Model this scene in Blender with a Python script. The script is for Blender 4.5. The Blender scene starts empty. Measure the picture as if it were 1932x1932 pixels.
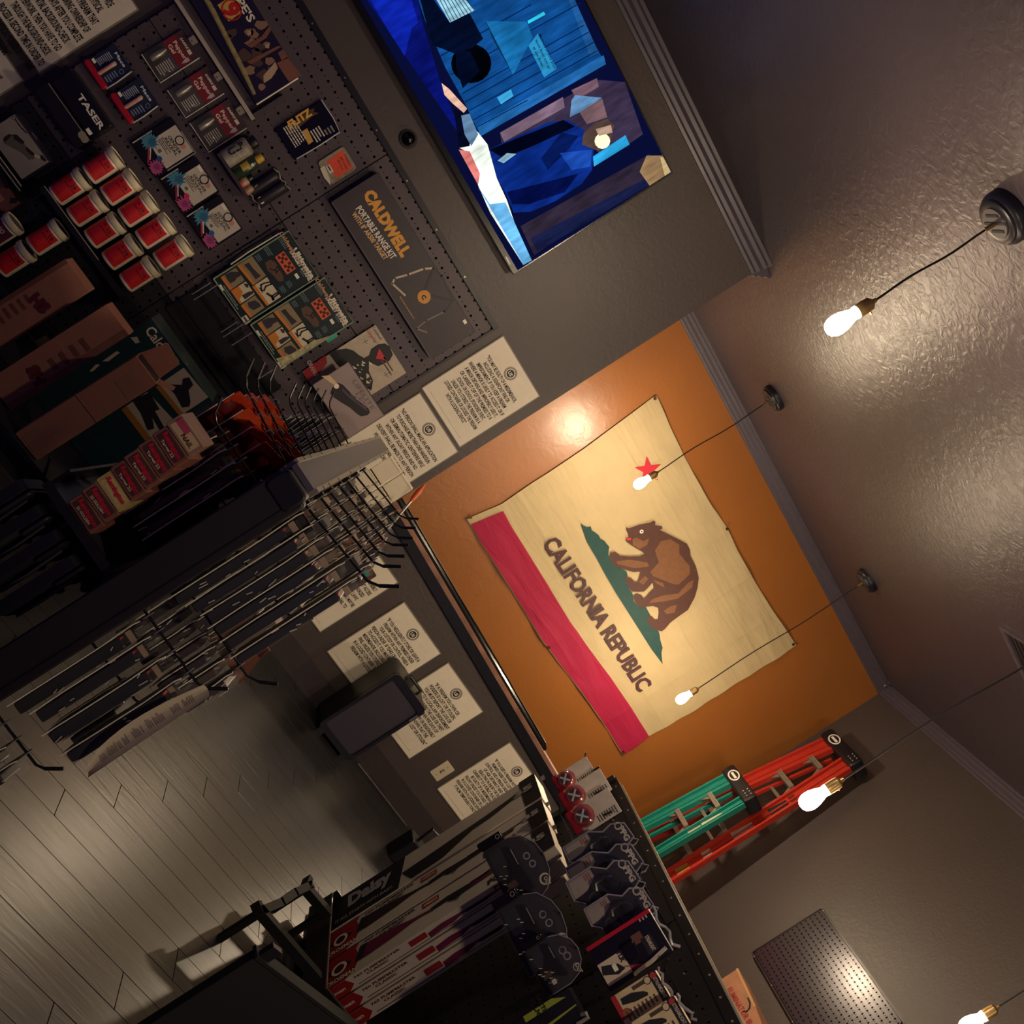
import bpy, math, random
from mathutils import Vector, Matrix
random.seed(7)
C = bpy.context.scene.collection
SC = bpy.context.scene

# ---------------------------------------------------------------- camera, world, exposure
F = 1967.63                                   # focal length in pixels of the 1932 frame
EYE = Vector((0, 0, 1.4))
ROW = (Vector((.50835139, -.17898190, .84234455)),      # image right
       Vector((.79449402, -.27986354, -.53893938)),     # image down
       Vector((.33220192, .94320829, -.00006897)))      # forward
cam = bpy.data.cameras.new('camera'); cam.sensor_width = 36; cam.lens = 36 * F / 1932
cam.clip_start = .05
co = bpy.data.objects.new('camera', cam); C.objects.link(co)
R3 = Matrix((ROW[0], -ROW[1], -ROW[2])).transposed()
co.matrix_world = Matrix.Translation(EYE) @ R3.to_4x4()
SC.camera = co
SC.view_settings.view_transform = 'Standard'; SC.view_settings.look = 'None'
SC.view_settings.gamma = 1; SC.view_settings.exposure = .45; SC.view_settings.use_curve_mapping = False
wd = bpy.data.worlds.new('room_dusk'); SC.world = wd; wd.use_nodes = True
wd.node_tree.nodes['Background'].inputs[0].default_value = (.32, .20, .74, 1)
wd.node_tree.nodes['Background'].inputs[1].default_value = .10
BULB_W = 540                                  # radiance of a bulb envelope
CEIL = 3.125; YB = 5.0; YO = 6.738; XR = 5.261

# ---------------------------------------------------------------- geometry helpers
def ray(px, py):
    d = ROW[0] * ((px - 966) / F) + ROW[1] * ((py - 966) / F) + ROW[2]
    return d
def W(px, py, ax, v):                         # a pixel of the photograph on the plane ax = v
    d = ray(px, py); i = 'XYZ'.index(ax); t = (v - EYE[i]) / d[i]
    return EYE + d * t
def WP(px, py, p0, n):                        # ... on the plane through p0 with normal n
    d = ray(px, py); n = Vector(n); t = (Vector(p0) - EYE).dot(n) / d.dot(n)
    return EYE + d * t

class MB:
    def __init__(s): s.v = []; s.f = []
    def add(s, vs, fs):
        o = len(s.v); s.v += [tuple(v) for v in vs]; s.f += [tuple(i + o for i in f) for f in fs]; return s
    def box(s, x0, x1, y0, y1, z0, z1):
        return s.add([(x0,y0,z0),(x1,y0,z0),(x1,y1,z0),(x0,y1,z0),(x0,y0,z1),(x1,y0,z1),(x1,y1,z1),(x0,y1,z1)],
                     [(0,3,2,1),(4,5,6,7),(0,1,5,4),(1,2,6,5),(2,3,7,6),(3,0,4,7)])
    def prism(s, poly, y0, y1, c=0):              # poly (x,z) counter-clockwise seen from -y
        n = len(poly)
        if c:                                     # front edge chamfered by c
            cx = sum(p[0] for p in poly) / n; cz = sum(p[1] for p in poly) / n
            w = max(abs(p[0]-cx) for p in poly); h = max(abs(p[1]-cz) for p in poly)
            q = [(cx + (x-cx)*(1-c/w), cz + (z-cz)*(1-c/h)) for x, z in poly]
            vs = [(x,y0,z) for x,z in q] + [(x,y0+c,z) for x,z in poly] + [(x,y1,z) for x,z in poly]; k = 3
        else:
            vs = [(x,y0,z) for x,z in poly] + [(x,y1,z) for x,z in poly]; k = 2
        fs = [tuple(range(n)), tuple((k-1)*n + n-1-i for i in range(n))]
        for a in range(k-1):
            for i in range(n):
                j = (i+1) % n; fs.append((a*n+i, (a+1)*n+i, (a+1)*n+j, a*n+j))
        return s.add(vs, fs)
    def flat(s, poly, y):
        return s.add([(x,y,z) for x,z in poly], [tuple(range(len(poly)))])
    def tube(s, pts, r, n=8, cap=True):
        pts = [Vector(p) for p in pts]; k = len(pts); vs = []; fs = []
        rr = r if isinstance(r, (list, tuple)) else [r]*k
        up = None
        for i, p in enumerate(pts):
            t = (pts[min(i+1,k-1)] - pts[max(i-1,0)]).normalized()
            if up is None:
                up = Vector((0,0,1)) if abs(t.z) < .9 else Vector((1,0,0))
            a = t.cross(up).normalized(); b = a.cross(t).normalized(); up = b
            vs += [p + (a*math.cos(2*math.pi*j/n) + b*math.sin(2*math.pi*j/n)) * rr[i] for j in range(n)]
        for i in range(k-1):
            for j in range(n):
                m = (j+1) % n; fs.append((i*n+j, i*n+m, (i+1)*n+m, (i+1)*n+j))
        if cap: fs += [tuple(range(n-1,-1,-1)), tuple((k-1)*n+j for j in range(n))]
        return s.add(vs, fs)
    def lathe(s, prof, c=(0,0,0), n=24, ax='z'):  # profile (r, h) from bottom to top
        vs = []; fs = []; k = len(prof)
        for r, h in prof:
            for j in range(n):
                a = 2*math.pi*j/n; x, y = r*math.cos(a), r*math.sin(a)
                p = (x, y, h) if ax == 'z' else ((x, h, y) if ax == 'y' else (h, x, y))
                vs.append((p[0]+c[0], p[1]+c[1], p[2]+c[2]))
        for i in range(k-1):
            for j in range(n):
                m = (j+1) % n; fs.append((i*n+j, i*n+m, (i+1)*n+m, (i+1)*n+j))
        fs += [tuple(range(n-1,-1,-1)), tuple((k-1)*n+j for j in range(n))]
        return s.add(vs, fs)
    def text(s, body, x, z, h, w=None, y=0, align='c', bold=0, ang=0, shear=0):
        """flat lettering: x,z = anchor (centre or left end of the baseline), h = cap height, w = wanted width"""
        vs, fs, (x0, x1, ch) = glyphs(body, bold, shear)
        if not vs: return s
        k = h / ch; kx = (w / (x1-x0)) if w else k
        ox = {'c': (x0+x1)/2, 'l': x0, 'r': x1}[align]
        ca, sa = math.cos(ang), math.sin(ang); out = []
        for px, pz in vs:
            a, b = (px-ox)*kx, pz*k
            out.append((x + a*ca - b*sa, y, z + a*sa + b*ca))
        return s.add(out, fs)
    def disc(s, x, z, r, y, n=20, rx=None):
        return s.flat([(x + (rx or r)*math.cos(2*math.pi*i/n), z + r*math.sin(2*math.pi*i/n)) for i in range(n)], y)
    def ring(s, x, z, r0, r1, y, n=24):
        vs = []; fs = []
        for i in range(n):
            a = 2*math.pi*i/n; c, d = math.cos(a), math.sin(a)
            vs += [(x+r0*c, y, z+r0*d), (x+r1*c, y, z+r1*d)]
        for i in range(n):
            j = (i+1) % n; fs.append((2*i, 2*i+1, 2*j+1, 2*j))
        return s.add(vs, fs)
    def line(s, pts, w, y):                       # flat stroke of width w in the xz plane
        for a, b in zip(pts[:-1], pts[1:]):
            d = Vector((b[0]-a[0], b[1]-a[1]))
            if d.length < 1e-6: continue
            d.normalize(); n = Vector((-d.y, d.x)) * (w/2); e = d * (w*.35)
            s.flat([(a[0]-n.x-e.x, a[1]-n.y-e.y), (b[0]-n.x+e.x, b[1]-n.y+e.y), (b[0]+n.x+e.x, b[1]+n.y+e.y), (a[0]+n.x-e.x, a[1]+n.y-e.y)], y)
        return s
    def xf(s, m):                                 # transform all vertices
        s.v = [tuple(m @ Vector(v)) for v in s.v]; return s
    def mesh(s, name, smooth=False):
        me = bpy.data.meshes.new(name); me.from_pydata(s.v, [], s.f); me.update()
        if smooth:
            me.shade_smooth(); me.set_sharp_from_angle(angle=math.radians(38))
        return me
_G = {}
def glyphs(body, bold=0, shear=0):
    key = (body, bold, shear)
    if key in _G: return _G[key]
    cu = bpy.data.curves.new('txt', 'FONT'); cu.body = body; cu.size = 1; cu.offset = bold; cu.shear = shear
    cu.resolution_u = 2; cu.fill_mode = 'BOTH'
    o = bpy.data.objects.new('txt', cu); me = o.to_mesh()
    vs = [(v.co.x, v.co.y) for v in me.vertices]; fs = [tuple(p.vertices) for p in me.polygons]
    ch = .70 + 2*bold
    ext = (min((v[0] for v in vs), default=0), max((v[0] for v in vs), default=1), ch)
    o.to_mesh_clear(); bpy.data.objects.remove(o); bpy.data.curves.remove(cu)
    _G[key] = (vs, fs, ext); return _G[key]
def rr(x0, x1, z0, z1, r, n=4):                   # rounded rectangle outline
    out = []
    for cx, cz, a0 in ((x1-r,z0+r,-90),(x1-r,z1-r,0),(x0+r,z1-r,90),(x0+r,z0+r,180)):
        for i in range(n+1):
            a = math.radians(a0 + 90*i/n); out.append((cx + r*math.cos(a), cz + r*math.sin(a)))
    return out
def ccw(p):
    a = sum(p[i][0]*p[(i+1)%len(p)][1] - p[(i+1)%len(p)][0]*p[i][1] for i in range(len(p)))
    return p if a > 0 else p[::-1]

# ---------------------------------------------------------------- materials
def lin(c):
    if isinstance(c, str):
        c = [int(c[i:i+2], 16)/255 for i in (0,2,4)]
    return tuple((x/12.92 if x <= .04045 else ((x+.055)/1.055)**2.4) for x in c) + (1,)
_M = {}
def mat(col, rough=.5, metal=0, noise=.12, nscale=30, bump=0, bscale=60, alpha=1, trans=0, spec=.5, coat=0, emit=0):
    key = (col, rough, metal, noise, nscale, bump, bscale, alpha, trans, spec, coat, emit)
    if key in _M: return _M[key]
    m = bpy.data.materials.new('m_%s_%d' % (col if isinstance(col, str) else 'c', len(_M))); m.use_nodes = True
    nt = m.node_tree; b = nt.nodes['Principled BSDF']; L = nt.links.new
    c = lin(col)
    b.inputs['Roughness'].default_value = rough; b.inputs['Metallic'].default_value = metal
    b.inputs['Alpha'].default_value = alpha; b.inputs['Specular IOR Level'].default_value = spec
    b.inputs['Transmission Weight'].default_value = trans; b.inputs['Coat Weight'].default_value = coat
    b.inputs['Base Color'].default_value = c
    if emit:
        b.inputs['Emission Color'].default_value = c; b.inputs['Emission Strength'].default_value = emit
    if noise or bump:
        tc = nt.nodes.new('ShaderNodeTexCoord')
    if noise:
        nz = nt.nodes.new('ShaderNodeTexNoise'); nz.inputs['Scale'].default_value = nscale; nz.inputs['Detail'].default_value = 3
        L(tc.outputs['Object'], nz.inputs['Vector'])
        rp = nt.nodes.new('ShaderNodeMapRange'); rp.inputs[1].default_value = .25; rp.inputs[2].default_value = .75
        rp.inputs[3].default_value = 1-noise; rp.inputs[4].default_value = 1+noise
        L(nz.outputs['Fac'], rp.inputs[0])
        mx = nt.nodes.new('ShaderNodeVectorMath'); mx.operation = 'SCALE'; mx.inputs[0].default_value = c[:3]
        L(rp.outputs[0], mx.inputs['Scale']); L(mx.outputs[0], b.inputs['Base Color'])
        if emit: L(mx.outputs[0], b.inputs['Emission Color'])
    if bump:
        n2 = nt.nodes.new('ShaderNodeTexNoise'); n2.inputs['Scale'].default_value = bscale; n2.inputs['Detail'].default_value = 4
        L(tc.outputs['Object'], n2.inputs['Vector'])
        bp = nt.nodes.new('ShaderNodeBump'); bp.inputs['Strength'].default_value = bump; bp.inputs['Distance'].default_value = .01
        L(n2.outputs['Fac'], bp.inputs['Height']); L(bp.outputs[0], b.inputs['Normal'])
    _M[key] = m; return m
def glow(col, k):                                  # things that give off light
    key = ('glow', col, k)
    if key in _M: return _M[key]
    m = bpy.data.materials.new('glow_%d' % len(_M)); m.use_nodes = True; nt = m.node_tree; nt.nodes.clear()
    e = nt.nodes.new('ShaderNodeEmission'); o = nt.nodes.new('ShaderNodeOutputMaterial')
    e.inputs[0].default_value = lin(col); e.inputs[1].default_value = k * (1 if k > 50 else .78); nt.links.new(e.outputs[0], o.inputs[0])
    _M[key] = m; return m
def plaster(col, rough, strength, scale, name, spec=.5):      # knockdown plaster
    m = bpy.data.materials.new(name); m.use_nodes = True; nt = m.node_tree; b = nt.nodes['Principled BSDF']; L = nt.links.new
    tc = nt.nodes.new('ShaderNodeTexCoord')
    a = nt.nodes.new('ShaderNodeTexNoise'); a.inputs['Scale'].default_value = scale; a.inputs['Detail'].default_value = 6; a.inputs['Distortion'].default_value = 1.2
    r = nt.nodes.new('ShaderNodeValToRGB'); r.color_ramp.elements[0].position = .42; r.color_ramp.elements[1].position = .60
    L(tc.outputs['Object'], a.inputs['Vector']); L(a.outputs['Fac'], r.inputs[0])
    g = nt.nodes.new('ShaderNodeTexNoise'); g.inputs['Scale'].default_value = scale*9; g.inputs['Detail'].default_value = 3
    L(tc.outputs['Object'], g.inputs['Vector'])
    ad = nt.nodes.new('ShaderNodeMath'); ad.operation = 'MULTIPLY_ADD'; ad.inputs[1].default_value = .25
    L(g.outputs['Fac'], ad.inputs[0]); L(r.outputs[0], ad.inputs[2])
    big = nt.nodes.new('ShaderNodeTexNoise'); big.inputs['Scale'].default_value = 1.6; L(tc.outputs['Object'], big.inputs['Vector'])
    mr = nt.nodes.new('ShaderNodeMapRange'); mr.inputs[3].default_value = .85; mr.inputs[4].default_value = 1.15; L(big.outputs['Fac'], mr.inputs[0])
    sc = nt.nodes.new('ShaderNodeVectorMath'); sc.operation = 'SCALE'; sc.inputs[0].default_value = lin(col)[:3]
    L(mr.outputs[0], sc.inputs['Scale']); L(sc.outputs[0], b.inputs['Base Color'])
    bp = nt.nodes.new('ShaderNodeBump'); bp.inputs['Strength'].default_value = strength; bp.inputs['Distance'].default_value = .012
    L(ad.outputs[0], bp.inputs['Height']); L(bp.outputs[0], b.inputs['Normal'])
    b.inputs['Roughness'].default_value = rough; b.inputs['Specular IOR Level'].default_value = spec
    return m
def pegboard(col, pitch, r, name, rough=.45):                   # sheet with a grid of fine punched holes (x, z object coordinates)
    m = bpy.data.materials.new(name); m.use_nodes = True; nt = m.node_tree; b = nt.nodes['Principled BSDF']; L = nt.links.new
    tc = nt.nodes.new('ShaderNodeTexCoord'); sp = nt.nodes.new('ShaderNodeSeparateXYZ'); L(tc.outputs['Object'], sp.inputs[0])
    def mth(op, a, bb=None, cc=None):
        n = nt.nodes.new('ShaderNodeMath'); n.operation = op
        for i, q in enumerate((a, bb, cc)):
            if q is None: continue
            if isinstance(q, (int, float)): n.inputs[i].default_value = q
            else: L(q, n.inputs[i])
        return n.outputs[0]
    def hole(offx, offz, rad):
        ax = mth('SUBTRACT', mth('FRACT', mth('ADD', mth('DIVIDE', sp.outputs[0], pitch), offx)), .5)
        az = mth('SUBTRACT', mth('FRACT', mth('ADD', mth('DIVIDE', sp.outputs[2], pitch), offz)), .5)
        d = mth('SQRT', mth('ADD', mth('MULTIPLY', ax, ax), mth('MULTIPLY', az, az)))
        return mth('LESS_THAN', d, rad/pitch)
    h = mth('MAXIMUM', hole(50, 50, r), hole(50.5, 50, r*.42))
    mx = nt.nodes.new('ShaderNodeMix'); mx.data_type = 'RGBA'
    mx.inputs[6].default_value = lin(col); mx.inputs[7].default_value = (.002,.002,.003,1)
    L(h, mx.inputs[0]); L(mx.outputs[2], b.inputs['Base Color'])
    nz = nt.nodes.new('ShaderNodeTexNoise'); nz.inputs['Scale'].default_value = 120; L(tc.outputs['Object'], nz.inputs['Vector'])
    bp = nt.nodes.new('ShaderNodeBump'); bp.inputs['Strength'].default_value = .25; bp.inputs['Distance'].default_value = .003
    L(mth('SUBTRACT', mth('MULTIPLY', nz.outputs['Fac'], .15), h), bp.inputs['Height']); L(bp.outputs[0], b.inputs['Normal'])
    b.inputs['Roughness'].default_value = rough
    L(mth('MULTIPLY', mth('SUBTRACT', 1, h), .5), b.inputs['Specular IOR Level'])
    return m
BLACK = '141418'; CREAM = 'e8dcc0'
def blk(r=.45): return mat(BLACK, r)
def paper(): return mat('d9d2c4', .55, noise=.04)
INK = lambda: mat('0c0a0e', .6, noise=0)
CLEAR = lambda: mat('c9c9cf', .10, alpha=.05, noise=0, spec=.8)

# ---------------------------------------------------------------- objects
def root(name, label, cat, loc, rot=0, group=None):
    o = bpy.data.objects.new(name, None); C.objects.link(o); o.empty_display_size = .05
    o.location = loc; o.rotation_euler = (0, 0, rot) if not isinstance(rot, tuple) else rot
    o['label'] = label; o['category'] = cat
    if group: o['group'] = group
    return o
def part(name, mb, m, parent=None, smooth=False, label=None, kind=None):
    if not mb.v: return None
    o = bpy.data.objects.new(name, mb.mesh(name, smooth)); C.objects.link(o); o.data.materials.append(m)
    if parent: o.parent = parent
    if label: o['label'] = label
    if kind: o['kind'] = kind
    return o
def copy_tree(o, parent=None):
    c = o.copy(); C.objects.link(c)
    if parent: c.parent = parent
    for ch in list(o.children): copy_tree(ch, c)
    return c
def struct(name, mb, m, label=None):
    o = part(name, mb, m); o['kind'] = 'structure'
    o['label'] = label or name.replace('_', ' '); o['category'] = name.split('_')[0]
    return o
class Frame:                                       # a vertical face: local x right, y into it, z up
    def __init__(s, O, rot):
        s.O = Vector(O); s.rot = rot
        s.x = Vector((math.cos(rot), math.sin(rot), 0)); s.y = Vector((-math.sin(rot), math.cos(rot), 0))
    def at(s, px, py, proud=0):                    # pixel -> (x, z) on the face, proud metres in front of it
        p = WP(px, py, s.O - s.y*proud, s.y) - s.O
        return (p.dot(s.x), p.z)
    def pos(s, x, z, proud=0):
        return s.O + s.x*x - s.y*proud + Vector((0,0,z))
    def rect(s, bl, br, tl, proud=0):              # centre x, bottom z, width, height
        a, b, c = s.at(*bl, proud), s.at(*br, proud), s.at(*tl, proud)
        w = b[0]-a[0]; h = ((c[1]-a[1])); x = (a[0]+b[0])/2 ; x = (x + c[0] + w/2)/2
        return x, (a[1]+b[1])/2, w, h
FB = Frame((0, YB, 0), 0)
FO = Frame((0, YO, 0), 0)
FR = Frame((XR, 0, 0), -math.pi/2)
FG = Frame((3.389, 4.943, 0), math.radians(-96))
class Local:                                       # pixel polygons -> local coordinates of an item on a frame
    def __init__(s, fr, x, z, proud): s.fr, s.x0, s.z0, s.p = fr, x, z, proud
    def __call__(s, *pts):
        return ccw([(q[0]-s.x0, q[1]-s.z0) for q in (s.fr.at(px, py, s.p) for px, py in pts)])
    def one(s, px, py):
        q = s.fr.at(px, py, s.p); return (q[0]-s.x0, q[1]-s.z0)
    def line(s, *pts): return [s.one(*p) for p in pts]
# ================================================================ the room
M_WALL = plaster('483f3d', .44, .07, 22, 'grey_plaster')
M_CEIL = plaster('40373f', .38, .13, 22, 'ceiling_plaster', .6)
M_ORANGE = plaster('935a26', .34, .05, 11, 'orange_plaster', .6)
M_TRIM = mat('4a4450', .4, noise=.08)
M_DARK = mat('1a1a22', .4, noise=.1)
struct('wall_back', MB().box(-3.2, 1.385, YB, YB+.14, 0, CEIL), M_WALL, 'dark taupe wall carrying the television and pegboard')
zl = W(768, 966, 'Y', YB).z; zr = W(1032, 1415, 'Y', YB).z
# half wall under the orange wall, its top falling slightly to the right
def slope(x): return zl + (x-1.46)/(3.03-1.46)*(zr-zl)
hw = MB(); a0, a1 = 1.385, XR
hw.prism(ccw([(a0, 0), (a1, 0), (a1, slope(a1)-.06), (a0, slope(a0)-.06)]), YB, YB+.14)
struct('wall_half', hw, M_WALL, 'dark taupe half wall below the orange wall')
def band(d0, d1, y0, y1):
    return MB().prism(ccw([(a0-.02, slope(a0)+d0), (a1, slope(a1)+d0), (a1, slope(a1)+d1), (a0-.02, slope(a0)+d1)]), y0, y1)
struct('trim_1', band(-.095, -.04, YB-.025, YB), mat('16161f', .3, noise=.2), 'dark board along the top of the half wall')
wood = band(-.04, -.018, YB-.012, YB+.1)
struct('trim_2', wood, mat('8a5f4a', .5, noise=.5, nscale=9), 'thin wood strip along the half wall top')
struct('trim_3', MB().tube([(a0, YB+.05, slope(a0)-.006), (3.02, YB+.05, slope(3.02)-.006), (3.05, YB+.05, slope(3.05)-.018)], .02, 12), mat('0c0c12', .16), 'glossy black rail on the half wall')
struct('wall_orange', MB().box(1.3, XR+.1, YO, YO+.14, 0, CEIL), M_ORANGE, 'burnt orange wall behind the flag')
struct('wall_return', MB().box(1.245, 1.385, YB+.14, YO+.1, 0, CEIL), M_WALL, 'short wall between the taupe and the orange wall')
struct('trim_4', MB().box(1.70, W(1281, 603, 'Y', YO).x-.02, YO-.02, YO, .9, CEIL-.03), M_ORANGE, 'narrow orange strip at the left end of the orange wall')
struct('wall_right', MB().box(XR, XR+.14, -2, YO+.14, 0, CEIL), M_WALL, 'dark taupe right wall behind the ladders')
struct('ceiling', MB().box(-3.2, XR+.14, -2, YO+.14, CEIL, CEIL+.1), M_CEIL, 'dark rough plaster ceiling')
def crown(name, p0, p1, inw, label):
    prof = [(0,-.09),(.012,-.09),(.016,-.075),(.030,-.070),(.034,-.052),(.052,-.040),(.056,-.022),(.072,-.016),(.075,0),(0,0)]
    p0, p1, inw = Vector(p0), Vector(p1), Vector(inw); mb = MB(); n = len(prof)
    vs = [p + inw*a + Vector((0,0,CEIL+b)) for p in (p0, p1) for a, b in prof]
    fs = [tuple(range(n)), tuple(range(2*n-1, n-1, -1))] + [(i, (i+1)%n, n+(i+1)%n, n+i) for i in range(n)]
    struct(name, mb.add(vs, fs), M_TRIM, label)
crown('trim_5', (-3.2, YB, 0), (1.385, YB, 0), (0,-1,0), 'crown moulding above the television wall')
crown('trim_6', (1.385, YO, 0), (XR, YO, 0), (0,-1,0), 'crown moulding above the orange wall')
crown('trim_7', (XR, -2, 0), (XR, YO, 0), (-1,0,0), 'crown moulding along the right wall')
crown('trim_8', (1.385, YB+.02, 0), (1.385, YO, 0), (1,0,0), 'crown moulding on the short return wall')
bb = MB(); bb.box(1.0, 3.35, YB-.018, YB, 0, .13); bb.box(1.0, 3.35, YB-.03, YB, 0, .02)
struct('baseboard_back', bb, mat('3a3336', .4), 'dark baseboard under the signs')

# floor of grey planks, joints open
fl = struct('floor', MB().box(-3.2, XR+.14, -2, YO+.14, -.1, -.004), mat('17141a', .6), 'grey wood plank floor')
M_PLANK = bpy.data.materials.new('grey_plank'); M_PLANK.use_nodes = True
nt = M_PLANK.node_tree; b = nt.nodes['Principled BSDF']
tc = nt.nodes.new('ShaderNodeTexCoord'); oi = nt.nodes.new('ShaderNodeObjectInfo')
mp = nt.nodes.new('ShaderNodeMapping'); mp.inputs['Scale'].default_value = (2.2, 14, 1)
cb = nt.nodes.new('ShaderNodeCombineXYZ'); k10 = nt.nodes.new('ShaderNodeMath'); k10.operation = 'MULTIPLY'; k10.inputs[1].default_value = 40
nt.links.new(oi.outputs['Random'], k10.inputs[0]); nt.links.new(k10.outputs[0], cb.inputs[0]); nt.links.new(k10.outputs[0], cb.inputs[1])
nt.links.new(cb.outputs[0], mp.inputs['Location']); nt.links.new(tc.outputs['Object'], mp.inputs['Vector'])
nz = nt.nodes.new('ShaderNodeTexNoise'); nz.inputs['Scale'].default_value = 2.5; nz.inputs['Detail'].default_value = 6; nz.inputs['Distortion'].default_value = .8
nt.links.new(mp.outputs[0], nz.inputs['Vector'])
cr = nt.nodes.new('ShaderNodeValToRGB'); cr.color_ramp.elements[0].position = .3; cr.color_ramp.elements[1].position = .75
cr.color_ramp.elements[0].color = lin('19181c'); cr.color_ramp.elements[1].color = lin('302d30')
nt.links.new(nz.outputs['Fac'], cr.inputs[0]); nt.links.new(cr.outputs[0], b.inputs['Base Color']); b.inputs['Roughness'].default_value = .33
bp = nt.nodes.new('ShaderNodeBump'); bp.inputs['Strength'].default_value = .25; bp.inputs['Distance'].default_value = .004
nt.links.new(nz.outputs['Fac'], bp.inputs['Height']); nt.links.new(bp.outputs[0], b.inputs['Normal'])
PW, PL = .125, 1.2
pm = MB().prism(rr(.001, PL-.001, .001, PW-.001, .002, 1), 0, .005, .0006)
pm.xf(Matrix(((1,0,0,0),(0,0,1,0),(0,-1,0,0),(0,0,0,1)))); pmesh = pm.mesh('plank'); pmesh.materials.append(M_PLANK)
n = 0
for r in range(38):
    y = YB - .0 - (r+1)*PW
    for k in range(-1, 4):
        x = .1 + k*PL + (r*.43 % 1)*PL - .6
        if x > 3.5 or x + PL < -1: continue
        if y < 1.4: continue
        o = bpy.data.objects.new('plank', pmesh); C.objects.link(o); o.parent = fl; o.location = (x, y, -.0045 + .0045)
        n += 1

# ---------------------------------------------------------------- pendant bulbs
M_BULB = glow('ffe4c0', BULB_W); M_BRASS = mat('a88a5a', .35, .7, noise=.2); M_CORD = mat('0b0a10', .6)
def pendant(x, y, zb, label, bend, hidden_cap=False):
    """zb = height of the lower end of the bulb"""
    o = root('pendant_bulb', label, 'pendant light', (x, y, CEIL), 0, 'bare bulbs hanging on black cords')
    cap = MB().lathe([(.052,-.047),(.070,-.047),(.074,-.044),(.076,-.036),(.084,-.030),(.087,-.022),(.087,0)], n=40)
    part('canopy', cap, mat('1c1b26', .35), o, True)
    face = MB().lathe([(.001,-.050),(.050,-.050),(.052,-.046)], n=32)
    fo = part('canopy_face', face, mat('37333c', .4), o, True)
    sl = MB()
    for s in (-.026, 0, .026): sl.box(s-.0045, s+.0045, -.028 if s else -.05, .028 if s else .05, -.0515, -.0495)
    part('slot', sl, mat('060608', .6), fo)
    st = MB().tube([(0,0,-.05),(0,0,-.085)], .007, 10); part('stem', st, M_BRASS, o, True)
    zt = zb - CEIL + .165
    L = -.085 - zt; n = 14; pts = []
    for i in range(n+1):
        t = i/n; pts.append((bend*math.sin(t*6.5)*(1-t*.2)*t*(1.05-t)*2.2, bend*.7*math.sin(t*5+1)*t*(1-t)*2, -.085 - L*t))
    part('cord', MB().tube(pts, .0035, 6), M_CORD, o, True)
    sk = MB().lathe([(.021,zt-.056),(.0215,zt-.03),(.020,zt-.010),(.012,zt-.002),(.008,zt),(.006,zt+.012)][::1], n=20)
    so = part('socket', sk, M_BRASS, o, True); part('switch_knob', MB().tube([(.02,0,zt-.02),(.03,0,zt-.02)], .004, 8), M_BRASS, so, True)
    z0 = zt - .056
    part('bulb_neck', MB().lathe([(.0185,z0-.012),(.0195,z0-.004),(.019,z0)], n=20), M_BULB, o, True)
    pr = [(.001,z0-.109),(.012,z0-.107),(.022,z0-.100),(.029,z0-.086),(.031,z0-.070),(.028,z0-.048),(.021,z0-.026),(.0165,z0-.013)]
    part('bulb', MB().lathe(pr, n=24), M_BULB, o, True)
    return o
def hang(cp, bp, label, bend=.02):
    c = W(*cp, 'Z', CEIL-.02); d = ray(*bp); t = (d.x*c.x + d.y*c.y)/(d.x**2 + d.y**2)
    return pendant(c.x, c.y, EYE.z + d.z*t, label, bend)
hang((1893, 412), (1562, 630), 'nearest bare bulb, hanging below its slotted black canopy in view', .012)
hang((1458, 752), (1200, 924), 'bare bulb hanging in front of the red flag star', .02)
hang((1634, 1096), (1280, 1330), 'bare bulb hanging at the lower right edge of the flag', .025)
p1 = W(1893, 412, 'Z', CEIL-.02)
d = ray(1510, 1522); k = p1.y/d.y; pendant(d.x*k, p1.y, EYE.z + d.z*k, 'bare bulb in a brass socket hanging before the tall orange-red ladder', .045)
d = ray(1812, 1945); pendant(d.x*k*p1.y/(d.y*k)/1, p1.y, EYE.z + d.z*p1.y/d.y, 'bare bulb in a brass socket hanging beyond the right wall pegboard', .03)

for i, (x_, y_) in enumerate(((1.30, .40), (3.78, .05))):     # the next row of the same bulbs, behind the camera
    pendant(x_, y_, (1.85, 2.1)[i], ('bare bulb of the row behind the viewer, above the right aisle', 'bare bulb of the row behind the viewer, toward the right wall', 'bare bulb of the row behind the viewer, farthest left')[i], .01)
# ---------------------------------------------------------------- ceiling vent and sprinkler
v0 = W(1888, 1178, 'Z', CEIL)
vo = root('ceiling_vent', 'dark slotted vent set into the ceiling at the frame edge', 'vent', (v0.x, v0.y-.28, CEIL))
fr = MB(); fr.box(0,.5,0,.02,-.014,0); fr.box(0,.5,.26,.28,-.014,0); fr.box(0,.02,.02,.26,-.014,0); fr.box(.48,.5,.02,.26,-.014,0)
part('frame', fr, mat('5a525c', .35), vo); part('backing', MB().box(.02,.48,.02,.26,-.003,0), mat('08080c', .6), vo)
for i in range(6):
    s = MB().box(.02,.48,-.002,.012,-.011,-.009); o = part('slat', s, mat('2c2833', .4), vo); o.location = (0, .035+i*.038, 0)
sp = W(1676, 1290, 'Z', CEIL)
so = root('ceiling_sprinkler', 'small dark round sprinkler on the ceiling near the far corner', 'sprinkler', (sp.x, sp.y, CEIL))
part('plate', MB().lathe([(.03,-.008),(.045,-.006),(.047,0)], n=20), mat('14131f', .3), so, True)
part('nozzle', MB().lathe([(.016,-.04),(.016,-.036),(.005,-.034),(.006,-.008)], n=12), mat('b9b2a8', .2, .8), so, True)

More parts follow.
